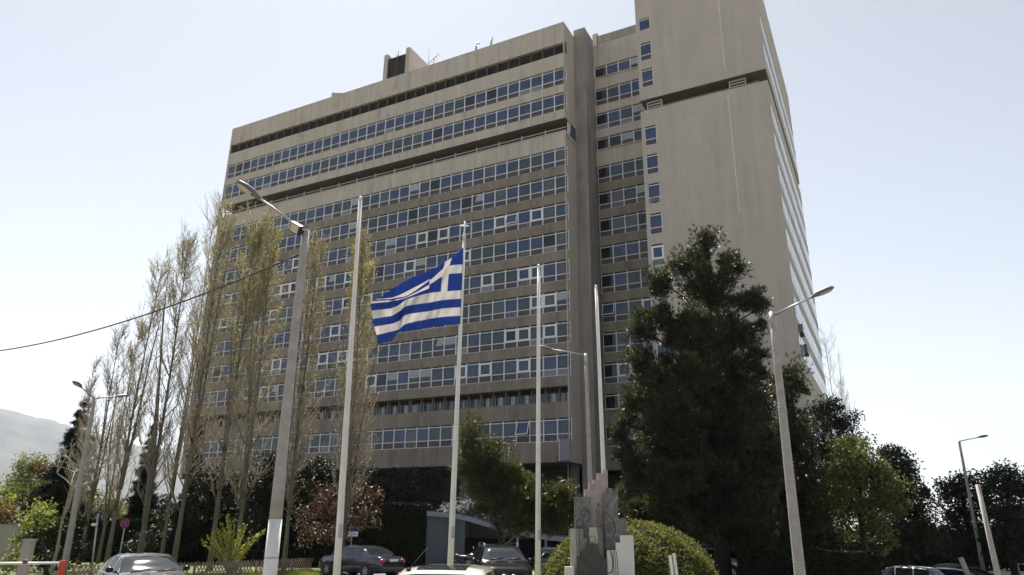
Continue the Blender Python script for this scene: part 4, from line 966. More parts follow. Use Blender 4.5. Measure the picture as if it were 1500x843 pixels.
side = [(1158, 548, 16, 16, 0), (1172, 568, 10, 10, 0), (1148, 580, 22, 24, 0), (1160, 620, 24, 30, 0), (1145, 650, 30, 34, 0), (1165, 690, 34, 40, 0), (1140, 730, 36, 40, 0), (1180, 740, 30, 40, 0)]
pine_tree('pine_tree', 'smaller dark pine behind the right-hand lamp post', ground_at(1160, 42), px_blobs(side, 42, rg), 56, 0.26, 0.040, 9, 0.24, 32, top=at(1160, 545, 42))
mid = [(748, 695, 26, 20, 0), (768, 712, 26, 20, -0.5), (790, 728, 26, 20, -1), (688, 640, 17, 24, 0), (712, 668, 26, 24, 0), (690, 690, 26, 26, 0), (728, 700, 30, 26, 0), (750, 722, 28, 24, -0.5), (770, 742, 30, 24, -1), (708, 722, 26, 18, 0), (816, 725, 20, 18, -1), (836, 735, 16, 14, -1), (800, 748, 28, 20, -1), (828, 760, 22, 18, -1), (765, 765, 30, 14, -1), (700, 748, 16, 8, -1), (722, 750, 16, 9, -1), (806, 772, 24, 10, -1)]
pine_tree('pine_tree', 'lighter spreading pine hanging over the parking shelter roof', ground_at(752, 37.5), px_blobs(mid, 36, rg), 80, 0.23, 0.030, 9, 0.17, 33, material='pine_light', top=at(690, 640, 36))

def conifer(label, ax_, ay_, bw, by, d, seed, material='spruce', tiers=22, density=60):
    """Narrow conifer of drooping layered boughs; apex pixel, base half-width in pixels, base pixel row."""
    rng = np.random.default_rng(seed); T = at(ax_, ay_, d); B = np.array([T[0], T[1], 0.0]); s = mpp(ax_, by, d); H = T[2]
    g = thing('conifer_tree', B, label, 'tree', 'dark conifers on the left'); mb = MB(); mb.tube([B, (B + T) / 2, T], [0.2, 0.12, 0.02], M['bark_dark'], 8); P = []; D = []
    for t in range(tiers):
        f = (t + 0.3) / tiers; z0_ = H * (1 - f * 0.93); R_ = bw * s * f ** 0.85
        for k in range(5 + int(7 * f)):
            a = rng.uniform(0, 6.28); L = R_ * rng.uniform(0.45, 1.2); z = z0_ + rng.normal() * H * 0.025; o = np.array([math.cos(a), math.sin(a), 0.0]); st = np.array([B[0], B[1], z]); e = st + o * L - np.array([0, 0, L * rng.uniform(0.12, 0.4)])
            mb.tube([st, e], [0.03, 0.006], M['bark_dark'], 3, cap=False); n = int(10 + density * L)
            q = rng.uniform(0.15, 1.05, n)[:, None]; P.append(st + (e - st) * q + rng.normal(size=(n, 3)) * np.array([0.16, 0.16, 0.09]) * (0.5 + L * 0.25)); D.append(np.repeat((o * 0.8 + np.array([0, 0, -0.15]))[None], n, 0))
    mb.build('trunk', g); P = np.concatenate(P); D = np.concatenate(D)
    cloud_mesh('crown', needle_tris(P, D, 7, 0.28, 0.045, rng), 3, M[material], g)
conifer('tall dark conifer with a ragged tip, behind the double-armed lamp', 124, 590, 56, 800, 60, 41, tiers=30)
conifer('dark narrow conifer between the thick poplars and the silver car', 226, 626, 28, 800, 62, 42)
conifer('dark layered conifer close to the left end of the building', 296, 622, 26, 800, 56, 43)

T_ = leafy_tree
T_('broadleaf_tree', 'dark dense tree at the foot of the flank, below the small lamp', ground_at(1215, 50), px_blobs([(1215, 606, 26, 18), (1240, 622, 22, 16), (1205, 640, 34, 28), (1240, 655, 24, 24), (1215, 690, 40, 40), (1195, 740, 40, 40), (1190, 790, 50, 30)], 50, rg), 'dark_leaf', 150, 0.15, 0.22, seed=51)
T_('broadleaf_tree', 'sunlit light green tree behind the low dark hedge on the right', ground_at(1262, 42), px_blobs([(1238, 658, 24, 20), (1262, 672, 30, 26), (1290, 696, 24, 26), (1232, 692, 30, 26), (1262, 712, 44, 32), (1300, 730, 26, 24), (1230, 735, 34, 26), (1275, 758, 44, 26)], 42, rg), 'lime_leaf', 140, 0.15, 0.2, seed=52)
T_('broadleaf_tree', 'rounded dark tree right of the sunlit light green tree', ground_at(1322, 48), px_blobs([(1306, 662, 18, 18), (1322, 680, 20, 24), (1328, 715, 30, 34), (1300, 725, 30, 30), (1348, 745, 26, 34), (1310, 770, 50, 34), (1352, 785, 26, 24), (1270, 800, 60, 30)], 48, rg), 'dark_leaf', 150, 0.15, 0.22, seed=53)
T_('broadleaf_tree', 'dark ragged tree behind the distant street lamp', ground_at(1415, 62), px_blobs([(1392, 712, 16, 15), (1412, 706, 18, 14), (1432, 712, 20, 20), (1412, 735, 32, 26), (1400, 765, 24, 28), (1432, 770, 34, 34), (1420, 800, 34, 22)], 62, rg), 'dark_leaf', 85, 0.20, 0.26, seed=54)
T_('broadleaf_tree', 'dark ragged tree at the right edge of the picture, behind the cut-off post', ground_at(1478, 60), px_blobs([(1468, 690, 16, 12), (1452, 702, 14, 12), (1484, 706, 20, 16), (1500, 720, 22, 26), (1470, 730, 32, 28), (1505, 765, 36, 36), (1470, 775, 34, 34), (1490, 808, 40, 20)], 60, rg), 'dark_leaf', 85, 0.20, 0.26, seed=55)
T_('plum_tree', 'reddish-leaved plum tree behind the dark blue saloon', ground_at(505, 43), px_blobs([(468, 722, 18, 16), (455, 750, 18, 18), (482, 745, 20, 20), (500, 718, 16, 12), (535, 728, 18, 16), (552, 722, 10, 10), (545, 752, 18, 18), (518, 755, 20, 18), (460, 780, 18, 16), (500, 780, 22, 16)], 43, rg), 'plum_leaf', 56, 0.17, 0.09, seed=56, clump=0.3, inner=0.2)
T_('judas_tree', 'dim purple blossoming tree under the building overhang', ground_at(608, 55), px_blobs([(600, 712, 30, 20), (632, 706, 26, 18), (575, 722, 24, 18), (618, 732, 34, 18)], 55, rg), 'purple_leaf', 46, 0.2, 0.08, seed=57)
T_('evergreen_tree', 'dark evergreen behind the big concrete lamp post, under the lowest windows', ground_at(400, 52), px_blobs([(398, 690, 28, 26), (380, 720, 24, 28), (420, 715, 22, 26), (396, 760, 36, 32), (400, 800, 40, 24)], 52, rg), 'hedge_dark', 190, 0.15, 0.16, seed=58)
T_('evergreen_tree', 'dark evergreen behind the first flagpole, below the overhang', ground_at(486, 55), px_blobs([(466, 690, 22, 22), (490, 712, 30, 26), (520, 700, 24, 20), (450, 740, 30, 30), (545, 730, 30, 26), (500, 775, 60, 34), (565, 770, 26, 30)], 55, rg), 'hedge_dark', 190, 0.15, 0.16, seed=59)
T_('evergreen_tree', 'low dark evergreen behind the silver car, between the poplar trunks', ground_at(300, 54), px_blobs([(306, 712, 26, 22), (335, 716, 22, 22), (292, 745, 30, 28), (330, 750, 28, 26), (350, 785, 34, 26), (300, 800, 50, 22), (235, 790, 40, 26)], 54, rg), 'hedge_dark', 190, 0.15, 0.14, seed=60)
# far trees at the left edge
FAR = [('grey-green feathery tree at the far left, tallest of the clump', 'olive_leaf', 95, [(38, 690, 18, 18), (55, 682, 16, 14), (28, 712, 24, 22), (52, 712, 22, 22)]),
       ('rust-brown tree crown in the far left clump', 'orange_leaf', 92, [(72, 688, 18, 13), (64, 700, 16, 12)]),
       ('fresh green tree in the middle of the far left clump', 'lime_leaf', 80, [(48, 716, 22, 18), (24, 736, 24, 22), (58, 742, 22, 22), (36, 762, 32, 16)]),
       ('bright yellow-green tree cut by the left edge', 'bright_leaf', 76, [(0, 722, 14, 14), (-6, 742, 16, 18)]),
       ('brownish shrub tree above the beige boundary wall', 'orange_leaf', 62, [(8, 752, 20, 14), (-4, 760, 16, 14)]),
       ('pale olive tree behind the tall ragged conifer', 'olive_leaf', 88, [(100, 735, 22, 20), (86, 756, 22, 20), (150, 745, 26, 24), (180, 756, 24, 22)]),
       ('pale green tree far behind the thick poplar trunks', 'lime_leaf', 84, [(240, 745, 22, 18), (256, 760, 18, 16), (205, 770, 24, 14)])]
for i, (lab, m, d, bl) in enumerate(FAR):
    T_('broadleaf_tree', lab, ground_at(bl[0][0], d), px_blobs(bl, d, rg, 2), m, 50, 0.26, 0.2, seed=70 + i, group='far trees on the left', clump=0.5)
T_('broadleaf_tree', 'bright green low tree behind the gate pillar, dark underneath', ground_at(78, 40), px_blobs([(52, 755, 16, 12), (66, 745, 12, 12), (38, 768, 12, 8), (26, 792, 8, 8), (60, 770, 14, 10)], 40, rg), 'bright_leaf', 90, 0.17, 0.1, seed=81)
T_('dark_shrub', 'black-green shrub beneath the bright green low tree', ground_at(82, 43), px_blobs([(70, 795, 26, 20), (95, 780, 24, 24), (60, 815, 26, 16), (100, 815, 26, 18)], 43, rg), 'hedge_dark', 70, 0.2, 0.1, cat='shrub', seed=82)
T_('variegated_shrub', 'pale variegated shrub at the far left, under the boom', ground_at(18, 33), px_blobs([(20, 818, 14, 12), (8, 828, 14, 12), (32, 826, 10, 12)], 33, rg), 'olive_leaf', 120, 0.14, 0.05, cat='shrub', seed=83)
T_('lavender_shrub', 'pale lavender flowering shrub along the shelter roof', ground_at(698, 47.5) , px_blobs([(672, 742, 14, 8), (694, 744, 16, 9), (716, 750, 16, 9), (656, 744, 10, 7)], 47.5, rg), 'lavender', 90, 0.13, 0.06, cat='shrub', seed=84)
T_('dark_shrub', 'black-green shrub under the tall broad pine, beside the round hedge', ground_at(1060, 43), px_blobs([(1010, 780, 40, 26), (1065, 775, 40, 28), (1110, 780, 40, 30), (1040, 745, 40, 26)], 43, rg), 'hedge_dark', 130, 0.16, 0.1, cat='shrub', seed=86)
T_('young_tree', 'small yellow-green sapling behind the silver estate car', ground_at(1304, 40), px_blobs([(1310, 798, 6, 6), (1295, 811, 6, 6), (1301, 804, 5, 5)], 40, rg), 'bright_leaf', 60, 0.14, 0.03, seed=85, clump=0.2)
# small bare tree with pale boughs
rng = np.random.default_rng(91); B = ground_at(82, 41); g = thing('bare_tree', B, 'small bare tree with pale crooked boughs left of the double-armed lamp', 'tree'); mb = MB()
def grow(p, d_, L, r, lev):
    e = p + d_ * L; mb.tube([p, (p + e) / 2 + rng.normal(size=3) * 0.04 * L, e], [r, r * 0.8, r * 0.6], M['twig'], 5, cap=False)
    if lev:
        for k in range(2 + (lev > 1)):
            q = d_ + rng.normal(size=3) * 0.55; q[2] = abs(q[2]) * 0.8 + 0.15; grow(e, q / np.linalg.norm(q), L * rng.uniform(0.6, 0.85), r * 0.6, lev - 1)
grow(B, np.array([0.03, 0, 1.0]), 2.4, 0.09, 5); mb.build('trunk', g)
# yellow-green shrub of upright wands
rng = np.random.default_rng(92); B = ground_at(342, 39.0); g = thing('forsythia_shrub', B, 'yellow-green shrub of upright leafy wands behind the lattice fence', 'shrub'); mb = MB(); P = []
for x, y in ((333, 755), (344, 757), (352, 772), (303, 784), (295, 792), (310, 778), (378, 781), (388, 776), (325, 766), (318, 775), (360, 770), (338, 762), (330, 775), (350, 785), (365, 790), (312, 790)):
    e = at(x, y, 39 + rng.uniform(-0.5, 0.5)); m_ = B + (e - B) * 0.45 + np.array([0, 0, 0.15]); mb.tube([B, m_, e], [0.03, 0.02, 0.008], M['twig'], 4)
    n = 90; q = rng.uniform(0.3, 1.0, n)[:, None]; P.append(np.where(q < 0.45, B + (m_ - B) * q / 0.45, m_ + (e - m_) * (q - 0.45) / 0.55) + rng.normal(size=(n, 3)) * 0.045)
mb.build('stems', g); cloud_mesh('leaves', leaf_quads(np.concatenate(P), 0.13, rng, 0.5), 4, M['wand_leaf'], g)

# clipped hedges: a dark twiggy body under a skin of small leaves
def dome_hedge():
    rng = np.random.default_rng(93); d = 28.5; c = ground_at(921, d); s = mpp(921, 800, d); rx = 126 * s; top = at(921, 763, d - 2.0)[2]
    g = thing('round_hedge', c, 'large round clipped green hedge behind the memorial', 'hedge'); mb = MB(); nu, nv = 40, 14; vs = []; fs = []
    f = lambda a, b: c + np.array([math.cos(a) * math.cos(b) * rx * 0.95, math.sin(a) * math.cos(b) * rx * 0.95, math.sin(b) ** 0.9 * top * 0.965])
    for j in range(nv + 1):
        for i in range(nu): vs.append(f(2 * math.pi * i / nu, (math.pi / 2) * j / nv))
    for j in range(nv):
        for i in range(nu): fs.append((j * nu + i, j * nu + (i + 1) % nu, (j + 1) * nu + (i + 1) % nu, (j + 1) * nu + i))
    mb.add(vs, fs, M['hedge_dark'], True); mb.build('twig_body', g)
    n = 46000; a = rng.uniform(0, 6.283, n); sb = rng.random(n); b = np.arcsin(sb); bump = 1 + 0.022 * np.sin(a * 9 + b * 7) + 0.016 * np.sin(a * 23 - b * 15) + rng.normal(size=n) * 0.016 + (rng.random(n) > 0.985) * rng.random(n) * 0.05
    p = np.stack([np.cos(a) * np.cos(b) * rx * bump, np.sin(a) * np.cos(b) * rx * bump, np.sin(b) ** 0.9 * top * bump], 1) * (1 - np.abs(rng.normal(size=n)) * 0.025)[:, None] + c
    cloud_mesh('foliage', leaf_quads(p, 0.09, rng, 0.62), 4, M['hedge'], g)
dome_hedge()
def box_hedge(name, label, p0, p1, th, h, material, n, size, seed):
    rng = np.random.default_rng(seed); p0 = np.array([*p0, 0.0]); p1 = np.array([*p1, 0.0]); u = p1 - p0; L = np.linalg.norm(u); u /= L; v = np.array([-u[1], u[0], 0])
    g = thing(name, p0, label, 'hedge'); mb = MB(); mb.obox(p0 + u * 0.1 + v * 0.1, u * (L - 0.2), v * (th - 0.2), (0, 0, h - 0.12), M['hedge_dark']); mb.build('twig_body', g)
    q = rng.random((n, 3)); fc = rng.random(n); e = np.abs(rng.normal(size=n)) * 0.05
    wt = np.array([L * h, L * h, L * th, th * h, th * h]); k = rng.choice(5, n, p=wt / wt.sum())
    x = np.where(k == 3, e, np.where(k == 4, L - e, q[:, 0] * L)); y = np.where(k == 0, e, np.where(k == 1, th - e, q[:, 1] * th)); z = np.where(k == 2, h - e, q[:, 2] * h) + 0.06 * np.sin(x * 2.3) * (q[:, 2] > 0.5)
    p = p0 + x[:, None] * u + y[:, None] * v + z[:, None] * np.array([0, 0, 1.0]); cloud_mesh('foliage', leaf_quads(p, size, rng, 0.6), 4, M[material], g)
a, b = ground_at(1078, 37), ground_at(1286, 37); box_hedge('low_hedge', 'long low dark clipped hedge at the foot of the right-hand lamp', a[:2], b[:2], 1.4, at(1180, 807, 37)[2], 'hedge_dark', 16000, 0.14, 94)
a, b = ground_at(556, 46.5), ground_at(623, 46.0); box_hedge('tall_hedge', 'tall black-green hedge wall between plum tree and parking shelter', a[:2], b[:2], 2.0, at(590, 738, 46)[2], 'hedge_dark', 14000, 0.2, 95)
a, b = ground_at(395, 47), ground_at(556, 47.5); box_hedge('dark_hedge', 'long dark hedge behind the dark blue saloon', a[:2], b[:2], 1.6, at(470, 772, 47)[2], 'hedge_dark', 16000, 0.2, 96)
a, b = ground_at(120, 56), ground_at(396, 56); box_hedge('dark_hedge', 'long dark hedge in the shade behind the poplar trunks', a[:2], b[:2], 1.6, at(270, 762, 56)[2], 'hedge_dark', 22000, 0.2, 98)
# grass tufts by the fence
rng = np.random.default_rng(97); n = 9000; t = rng.random(n); a = np.array(ground_at(112, 34.5)); b = np.array(ground_at(460, 40.5)); p = a + (b - a) * t[:, None] + rng.normal(size=(n, 3)) * np.array([0.8, 0.8, 0]); p[:, 2] = 0.0
dirs = np.tile([0, 0, 1.0], (n, 1)) + rng.normal(size=(n, 3)) * 0.3
tag(cloud_mesh('grass_tufts', needle_tris(p, dirs, 3, 0.22, 0.02, rng), 3, M['bright_leaf']), kind='stuff')

def far_wood(name, label, pts, d0, d1, n, seed, material):
    rng = np.random.default_rng(seed); P = []
    for _ in range(n):
        t = rng.random() * (len(pts) - 1); k = int(t); px = pts[k][0] + (pts[k + 1][0] - pts[k][0]) * (t - k); py = pts[k][1] + (pts[k + 1][1] - pts[k][1]) * (t - k)
        d = rng.uniform(d0, d1); q = at(px, py, d); h = q[2] * (0.92 + 0.10 * math.sin(px * 0.35) + 0.06 * math.sin(px * 0.9 + 1)); q[2] = -1.2 + (h + 1.2) * rng.random() ** 0.8; P.append(q)
    o = cloud_mesh(name, leaf_quads(np.array(P), 0.5, rng, 0.7), 4, M[material]); tag(o, kind='stuff')
far_wood('distant_wood', '', [(-60, 764), (60, 764), (150, 766), (230, 767), (300, 772), (380, 785)], 66, 90, 14000, 201, 'hedge_dark')
far_wood('distant_wood', '', [(1240, 775), (1300, 770), (1380, 772), (1450, 775), (1530, 770)], 64, 88, 14000, 202, 'hedge_dark')

# ------------------------------------------------------------------ vehicles (local axes: +X forward, +Y to the left, Z up, origin on the ground under the middle)
def interp(pts, x):
    """Monotone-ish cubic through control points."""
    xs = [p[0] for p in pts]; ys = [p[1] for p in pts]
    if x <= xs[0]: return ys[0]
    if x >= xs[-1]: return ys[-1]
    k = max(i for i in range(len(xs) - 1) if xs[i] <= x); h = xs[k + 1] - xs[k]; t = (x - xs[k]) / h
    sl = [(ys[i + 1] - ys[i]) / (xs[i + 1] - xs[i]) for i in range(len(xs) - 1)]
    def tang(i):
        if i == 0: return sl[0]
        if i == len(xs) - 1: return sl[-1]
        return 0 if sl[i - 1] * sl[i] <= 0 else 2 * sl[i - 1] * sl[i] / (sl[i - 1] + sl[i])
    m0, m1 = tang(k) * h, tang(k + 1) * h
    return ys[k] * (2 * t ** 3 - 3 * t * t + 1) + m0 * (t ** 3 - 2 * t * t + t) + ys[k + 1] * (-2 * t ** 3 + 3 * t * t) + m1 * (t ** 3 - t * t)

SEDAN = dict(L=4.75, W=0.90, top=[(-2.37, .72), (-2.30, .93), (-1.70, 1.00), (-1.62, 1.01), (-0.95, 1.34), (-0.4, 1.425), (0.2, 1.43), (0.55, 1.37), (1.25, 1.0), (1.35, .96), (1.9, .88), (2.25, .74), (2.37, .55)],
             belt=[(-2.37, .62), (-2.2, .88), (-1.6, .93), (0.0, .92), (1.2, .90), (1.9, .80), (2.37, .50)], ws=(0.55, 1.28), rw=(-1.62, -0.95), pil=[-1.05, -0.62, -0.54, 0.22, 0.30, 1.0], cab=(-1.64, 1.30))
SUV = dict(L=4.56, W=0.925, top=[(-2.28, .80), (-2.2, 1.10), (-2.02, 1.30), (-1.75, 1.60), (-1.2, 1.665), (0.0, 1.67), (0.42, 1.60), (1.05, 1.20), (1.15, 1.14), (1.7, 1.06), (2.15, .90), (2.28, .62)],
           belt=[(-2.28, .75), (-2.15, 1.0), (-1.6, 1.05), (0.0, 1.03), (1.0, 1.02), (1.7, .96), (2.28, .58)], ws=(0.42, 1.08), rw=(-2.10, -1.75), pil=[-1.85, -1.15, -1.05, -0.25, -0.15, 0.75], cab=(-2.05, 1.10))
WAGON = dict(L=4.30, W=0.87, top=[(-2.15, .75), (-2.08, 1.0), (-1.98, 1.15), (-1.62, 1.58), (-1.0, 1.63), (0.0, 1.64), (0.5, 1.56), (1.30, 1.08), (1.42, 1.02), (1.75, .94), (2.05, .78), (2.15, .55)],
             belt=[(-2.15, .7), (-2.05, .95), (-1.5, .98), (0.0, .97), (1.3, .93), (1.75, .86), (2.15, .5)], ws=(0.5, 1.33), rw=(-1.98, -1.62), pil=[-1.78, -1.02, -0.94, -0.05, 0.04, 0.95], cab=(-1.95, 1.35))
HATCH = dict(L=3.95, W=0.83, top=[(-1.97, .7), (-1.9, .95), (-1.75, 1.12), (-1.25, 1.38), (-0.6, 1.45), (0.1, 1.45), (0.5, 1.36), (1.15, 1.0), (1.25, .96), (1.6, .87), (1.87, .74), (1.97, .5)],
             belt=[(-1.97, .65), (-1.85, .9), (-1.2, .94), (0.0, .92), (1.1, .88), (1.6, .80), (1.97, .48)], ws=(0.5, 1.18), rw=(-1.78, -1.25), pil=[-1.35, -0.85, -0.78, 0.18, 0.26, 0.9], cab=(-1.76, 1.2))
def build_car(spec, paint, pos, fwd, label, name='car', extras=(), group=None, mirror=None, cat='car'):
    rz = math.atan2(fwd[1], fwd[0]); g = thing(name, (pos[0], pos[1], gz(pos[0], pos[1])), label, cat, group, rz=rz if rz else 1e-6)
    L, W = spec['L'], spec['W']; h = L / 2
    xs = sorted(set([round(-h + L * i / 44, 3) for i in range(45)] + [round(v, 3) for v in (*spec['ws'], *spec['rw'], *spec['pil'])]))
    def half(x): e = abs(x) / h; return W * (1 - 0.20 * max(0, (e - 0.62) / 0.38) ** 2.2)
    rings = []
    for x in xs:
        zt, zb, wd = interp(spec['top'], x), interp(spec['belt'], x), half(x); zb = min(zb, zt - 0.02); e = abs(x) / h
        z0 = 0.22 + 0.10 * max(0, (e - 0.85) / 0.15); incab = max(0.0, min(1.0, (zt - zb - 0.06) / 0.45)); wt = wd * (0.93 - 0.20 * incab)
        mz = z0 + (zb - z0) * 0.55
        zr = zb + (zt - zb) * (0.86 if incab > 0.15 else 0.6)
        rings.append([(x, 0, z0), (x, wd * .88, z0), (x, wd * .965, z0 + .10), (x, wd * 1.0, mz), (x, wd * .985, zb - .05), (x, wd * .955, zb), (x, wt + (wd * .955 - wt) * .30, zb + (zr - zb) * .72), (x, wt, zr), (x, wt * .92, zr + (zt - zr) * .62), (x, wt * .55, zr + (zt - zr) * .95), (x, 0, zt)])
    N = len(rings[0]); body = MB(); side = [MB(), MB()]; wsm = MB(); rwm = MB(); sides_by = {}
    pil = spec['pil']; pane_of = lambda a, b: next((k for k in range(0, len(pil), 2) if a >= pil[k] - 1e-6 and b <= pil[k + 1] + 1e-6), None)
    for sgn in (1, -1):
        for i in range(len(xs) - 1):
            for j in range(N - 1):
                q = [rings[i][j], rings[i + 1][j], rings[i + 1][j + 1], rings[i][j + 1]]; q = [(p[0], p[1] * sgn, p[2]) for p in q]; fc = (0, 1, 2, 3) if sgn > 0 else (3, 2, 1, 0)
                a, b = xs[i], xs[i + 1]; tgt, m = body, paint
                if j in (5, 6) and pane_of(a, b) is not None and min(rings[i][7][2] - rings[i][5][2], rings[i + 1][7][2] - rings[i + 1][5][2]) > 0.10:
                    tgt, m = sides_by.setdefault((sgn, pane_of(a, b)), MB()), M['carglass']
                elif j >= 7 and a >= spec['ws'][0] - 1e-6 and b <= spec['ws'][1] + 1e-6: tgt, m = wsm, M['carglass']
                elif j >= 7 and a >= spec['rw'][0] - 1e-6 and b <= spec['rw'][1] + 1e-6: tgt, m = rwm, M['carglass']
                elif j == 0: m = M['black']
                tgt.add(q, [fc], m, True)
    for end, flip in ((0, 1), (-1, -1)):
        pr = rings[end]; vs = [(p[0], p[1], p[2]) for p in pr] + [(p[0], -p[1], p[2]) for p in pr[-2:0:-1]]; body.add(vs, [tuple(range(len(vs)))[::flip]], paint)
    def weld(mb): # merge doubles so shading is smooth
        key = {}; remap = []; nv = []
        for p in mb.v:
            k = tuple(round(c, 4) for c in p)
            if k not in key: key[k] = len(nv); nv.append(p)
            remap.append(key[k])
        mb.v = nv; F = []; Mi = []; S = []
        for f, mi, sm in zip(mb.f, mb.m, mb.sm):
            f2 = []
            for k in f:
                if remap[k] not in f2: f2.append(remap[k])
            if len(f2) > 2: F.append(f2); Mi.append(mi); S.append(sm)
        mb.f, mb.m, mb.sm = F, Mi, S; return mb
    ZERO = (0, 0, 0)
    def ch(mb, nm, par=g): o = mb.build(nm); o.parent = par; return o
    ch(weld(body), 'body'); ch(weld(wsm), 'windshield'); ch(weld(rwm), 'rear_window')
    for k, mb in sides_by.items(): ch(weld(mb), 'side_window')
    for x in (h * 0.60, -h * 0.60):
        for s in (1, -1):
            w = half(x); ar = MB(); R_ = 0.31
            ar.tube([(x, s * (w - 0.25), R_ + 0.02), (x, s * (w + 0.006), R_ + 0.02)], R_ + 0.055, M['black'], 26); a_ = ch(ar, 'wheel_arch')
            ty = MB(); prof = [(0.0, R_ * .62), (0.0, R_ * .9), (0.03, R_), (0.17, R_), (0.21, R_ * .92), (0.21, R_ * .62)]; n = 26; vs = []
            for y, r in prof:
                for k in range(n): q = 2 * math.pi * k / n; vs.append((x + r * math.cos(q), s * (w - 0.19 + y), R_ + r * math.sin(q)))
            ty.add(vs, [(i * n + k, i * n + (k + 1) % n, (i + 1) * n + (k + 1) % n, (i + 1) * n + k) for i in range(5) for k in range(n)], M['rubber'], True); tyo = ch(ty, 'wheel')
            rm = MB(); yo = s * (w + 0.012)
            for k in range(5):
                q = 2 * math.pi * k / 5; c_, s_ = math.cos(q), math.sin(q); rm.prism([(0.03, -.035), (R_ * .62, -.05), (R_ * .62, .05), (0.03, .035)], (x, yo, R_), (c_, 0, s_), (-s_, 0, c_), (0, -s * 0.02, 0), M['rim'])
            rm.tube([(x, yo - s * .02, R_), (x, yo + s * .004, R_)], 0.06, M['rim'], 12)
            for k in range(26):
                q = 2 * math.pi * k / 26; q2 = 2 * math.pi * (k + 1) / 26
                rm.add([(x + r * math.cos(a), yo, R_ + r * math.sin(a)) for r, a in ((R_ * .56, q), (R_ * .66, q), (R_ * .66, q2), (R_ * .56, q2))], [(0, 1, 2, 3)], M['rim'])
            ch(rm, 'rim', tyo)
    zf = interp(spec['belt'], h * 0.93); wf = half(h * 0.93)
    for s in (1, -1):
        mb = MB(); mb.ball((h * 0.925, s * wf * 0.74, zf - 0.03), (0.17, 0.20, 0.085), M['headlight'], 14, 8); ch(mb, 'headlight')
        zr = interp(spec['belt'], -h * 0.95); mb = MB(); mb.ball((-h * 0.955, s * half(-h * .95) * 0.80, zr - 0.06), (0.12, 0.17, 0.10), M['redlight'], 14, 8); ch(mb, 'taillight')
        mb = MB(); xm = spec['ws'][1] - 0.42; zm = interp(spec['belt'], xm) + 0.06; ym = half(xm) * .95
        mb.tube([(xm, s * (ym - .03), zm), (xm - 0.02, s * (ym + .08), zm + .04)], 0.025, M['black'], 6); mb.ball((xm - 0.03, s * (ym + 0.15), zm + .06), (0.06, 0.105, 0.075), mirror or paint, 12, 8); ch(mb, 'wing_mirror')
        for px_ in (-0.72, 0.12):
            xh = px_; mb = MB(); zh = interp(spec['belt'], xh) - 0.10; mb.tube([(xh - .08, s * half(xh) * 1.005, zh), (xh + .08, s * half(xh) * 1.005, zh)], 0.016, paint, 6); ch(mb, 'door_handle')
        mb = MB()
        for xl in spec['pil'][1::2][:2]: mb.box(xl + 0.03, xl + 0.045, s * half(xl) * 0.995 - .004, s * half(xl) * 0.995 + 0.006, 0.34, interp(spec['belt'], xl) - 0.05, M['black'])
        ch(mb, 'door_gap')
    mb = MB(); mb.box(h - 0.03, h + 0.02, -wf * 0.62, wf * 0.62, 0.30, 0.46, M['black']); ch(mb, 'lower_grille')
    if 'twin_grille' in extras:
        for s in (1, -1):
            mb = MB(); mb.ball((h - 0.05, s * 0.17, zf - 0.06), (0.09, 0.145, 0.105), M['chrome'], 14, 8); gr = ch(mb, 'grille')
            mb = MB(); mb.ball((h - 0.03, s * 0.17, zf - 0.06), (0.085, 0.115, 0.08), M['black'], 14, 8); ch(mb, 'grille_slats', gr)
    else:
        mb = MB(); mb.box(h - 0.10, h + 0.005, -0.34, 0.34, zf - 0.16, zf - 0.05, M['black']); ch(mb, 'grille')
    for xx, zz in ((h + 0.022, 0.52), (-h - 0.012, 0.80 if 'low_plate' not in extras else 0.6)):
        mb = MB(); mb.box(xx - 0.005, xx + 0.006, -0.26, 0.26, zz - 0.055, zz + 0.055, M['plate']); ch(mb, 'number_plate')
    mb = MB(); mb.box(-h - 0.03, -h + 0.1, -wf * .9, wf * .9, 0.34, 0.52, M['black'] if 'twin_grille' in extras else paint); ch(mb, 'rear_bumper')
    if 'roof_rails' in extras:
        for s in (1, -1):
            mb = MB(); zz = interp(spec['top'], -0.6); mb.tube([(-1.6, s * W * .66, zz - .07), (-1.5, s * W * .67, zz + .035), (-0.6, s * W * .68, zz + .05), (0.15, s * W * .67, zz + .03), (0.25, s * W * .66, zz - .06)], 0.018, M['chrome'], 6); ch(mb, 'roof_rail')
    if 'wipers' in extras:
        mb = MB(); x0 = spec['ws'][1] + 0.02; z0 = interp(spec['top'], x0)
        for y in (-0.55, 0.12): mb.tube([(x0, y, z0 + .01), (x0 - 0.08, y + 0.5, z0 + .075)], 0.013, M['black'], 5)
        ch(mb, 'wipers')
    for e in extras:
        if isinstance(e, tuple) and e[0] == 'antenna':
            mb = MB(); x, y = e[1], e[2]; zz = interp(spec['top'], x); mb.tube([(x, y, zz - 0.03), (x, y, zz + .015)], 0.035, M['black'], 8); mb.tube([(x, y, zz), (x + e[3], y + e[4], zz + e[5])], [0.008, 0.004], M['rubber'], 5); ch(mb, 'antenna')
        if isinstance(e, tuple) and e[0] == 'sunroof':
            mb = MB(); a, b = e[1], e[2]; n = 8; vs = []
            for i in range(n + 1):
                x = a + (b - a) * i / n; zt = interp(spec['top'], x) + 0.008
                vs += [(x, -W * .42, zt - 0.008), (x, 0, zt), (x, W * .42, zt - 0.008)]
            mb.add(vs, [f for i in range(n) for f in ((3 * i, 3 * i + 3, 3 * i + 4, 3 * i + 1), (3 * i + 1, 3 * i + 4, 3 * i + 5, 3 * i + 2))], M['carglass'], True); ch(mb, 'sunroof')
    return g
def rot(v, deg): a = rad(deg); return np.array([v[0] * math.cos(a) - v[1] * math.sin(a), v[0] * math.sin(a) + v[1] * math.cos(a)])
def tocam(p): v = -np.array(p[:2]); return v / np.linalg.norm(v)
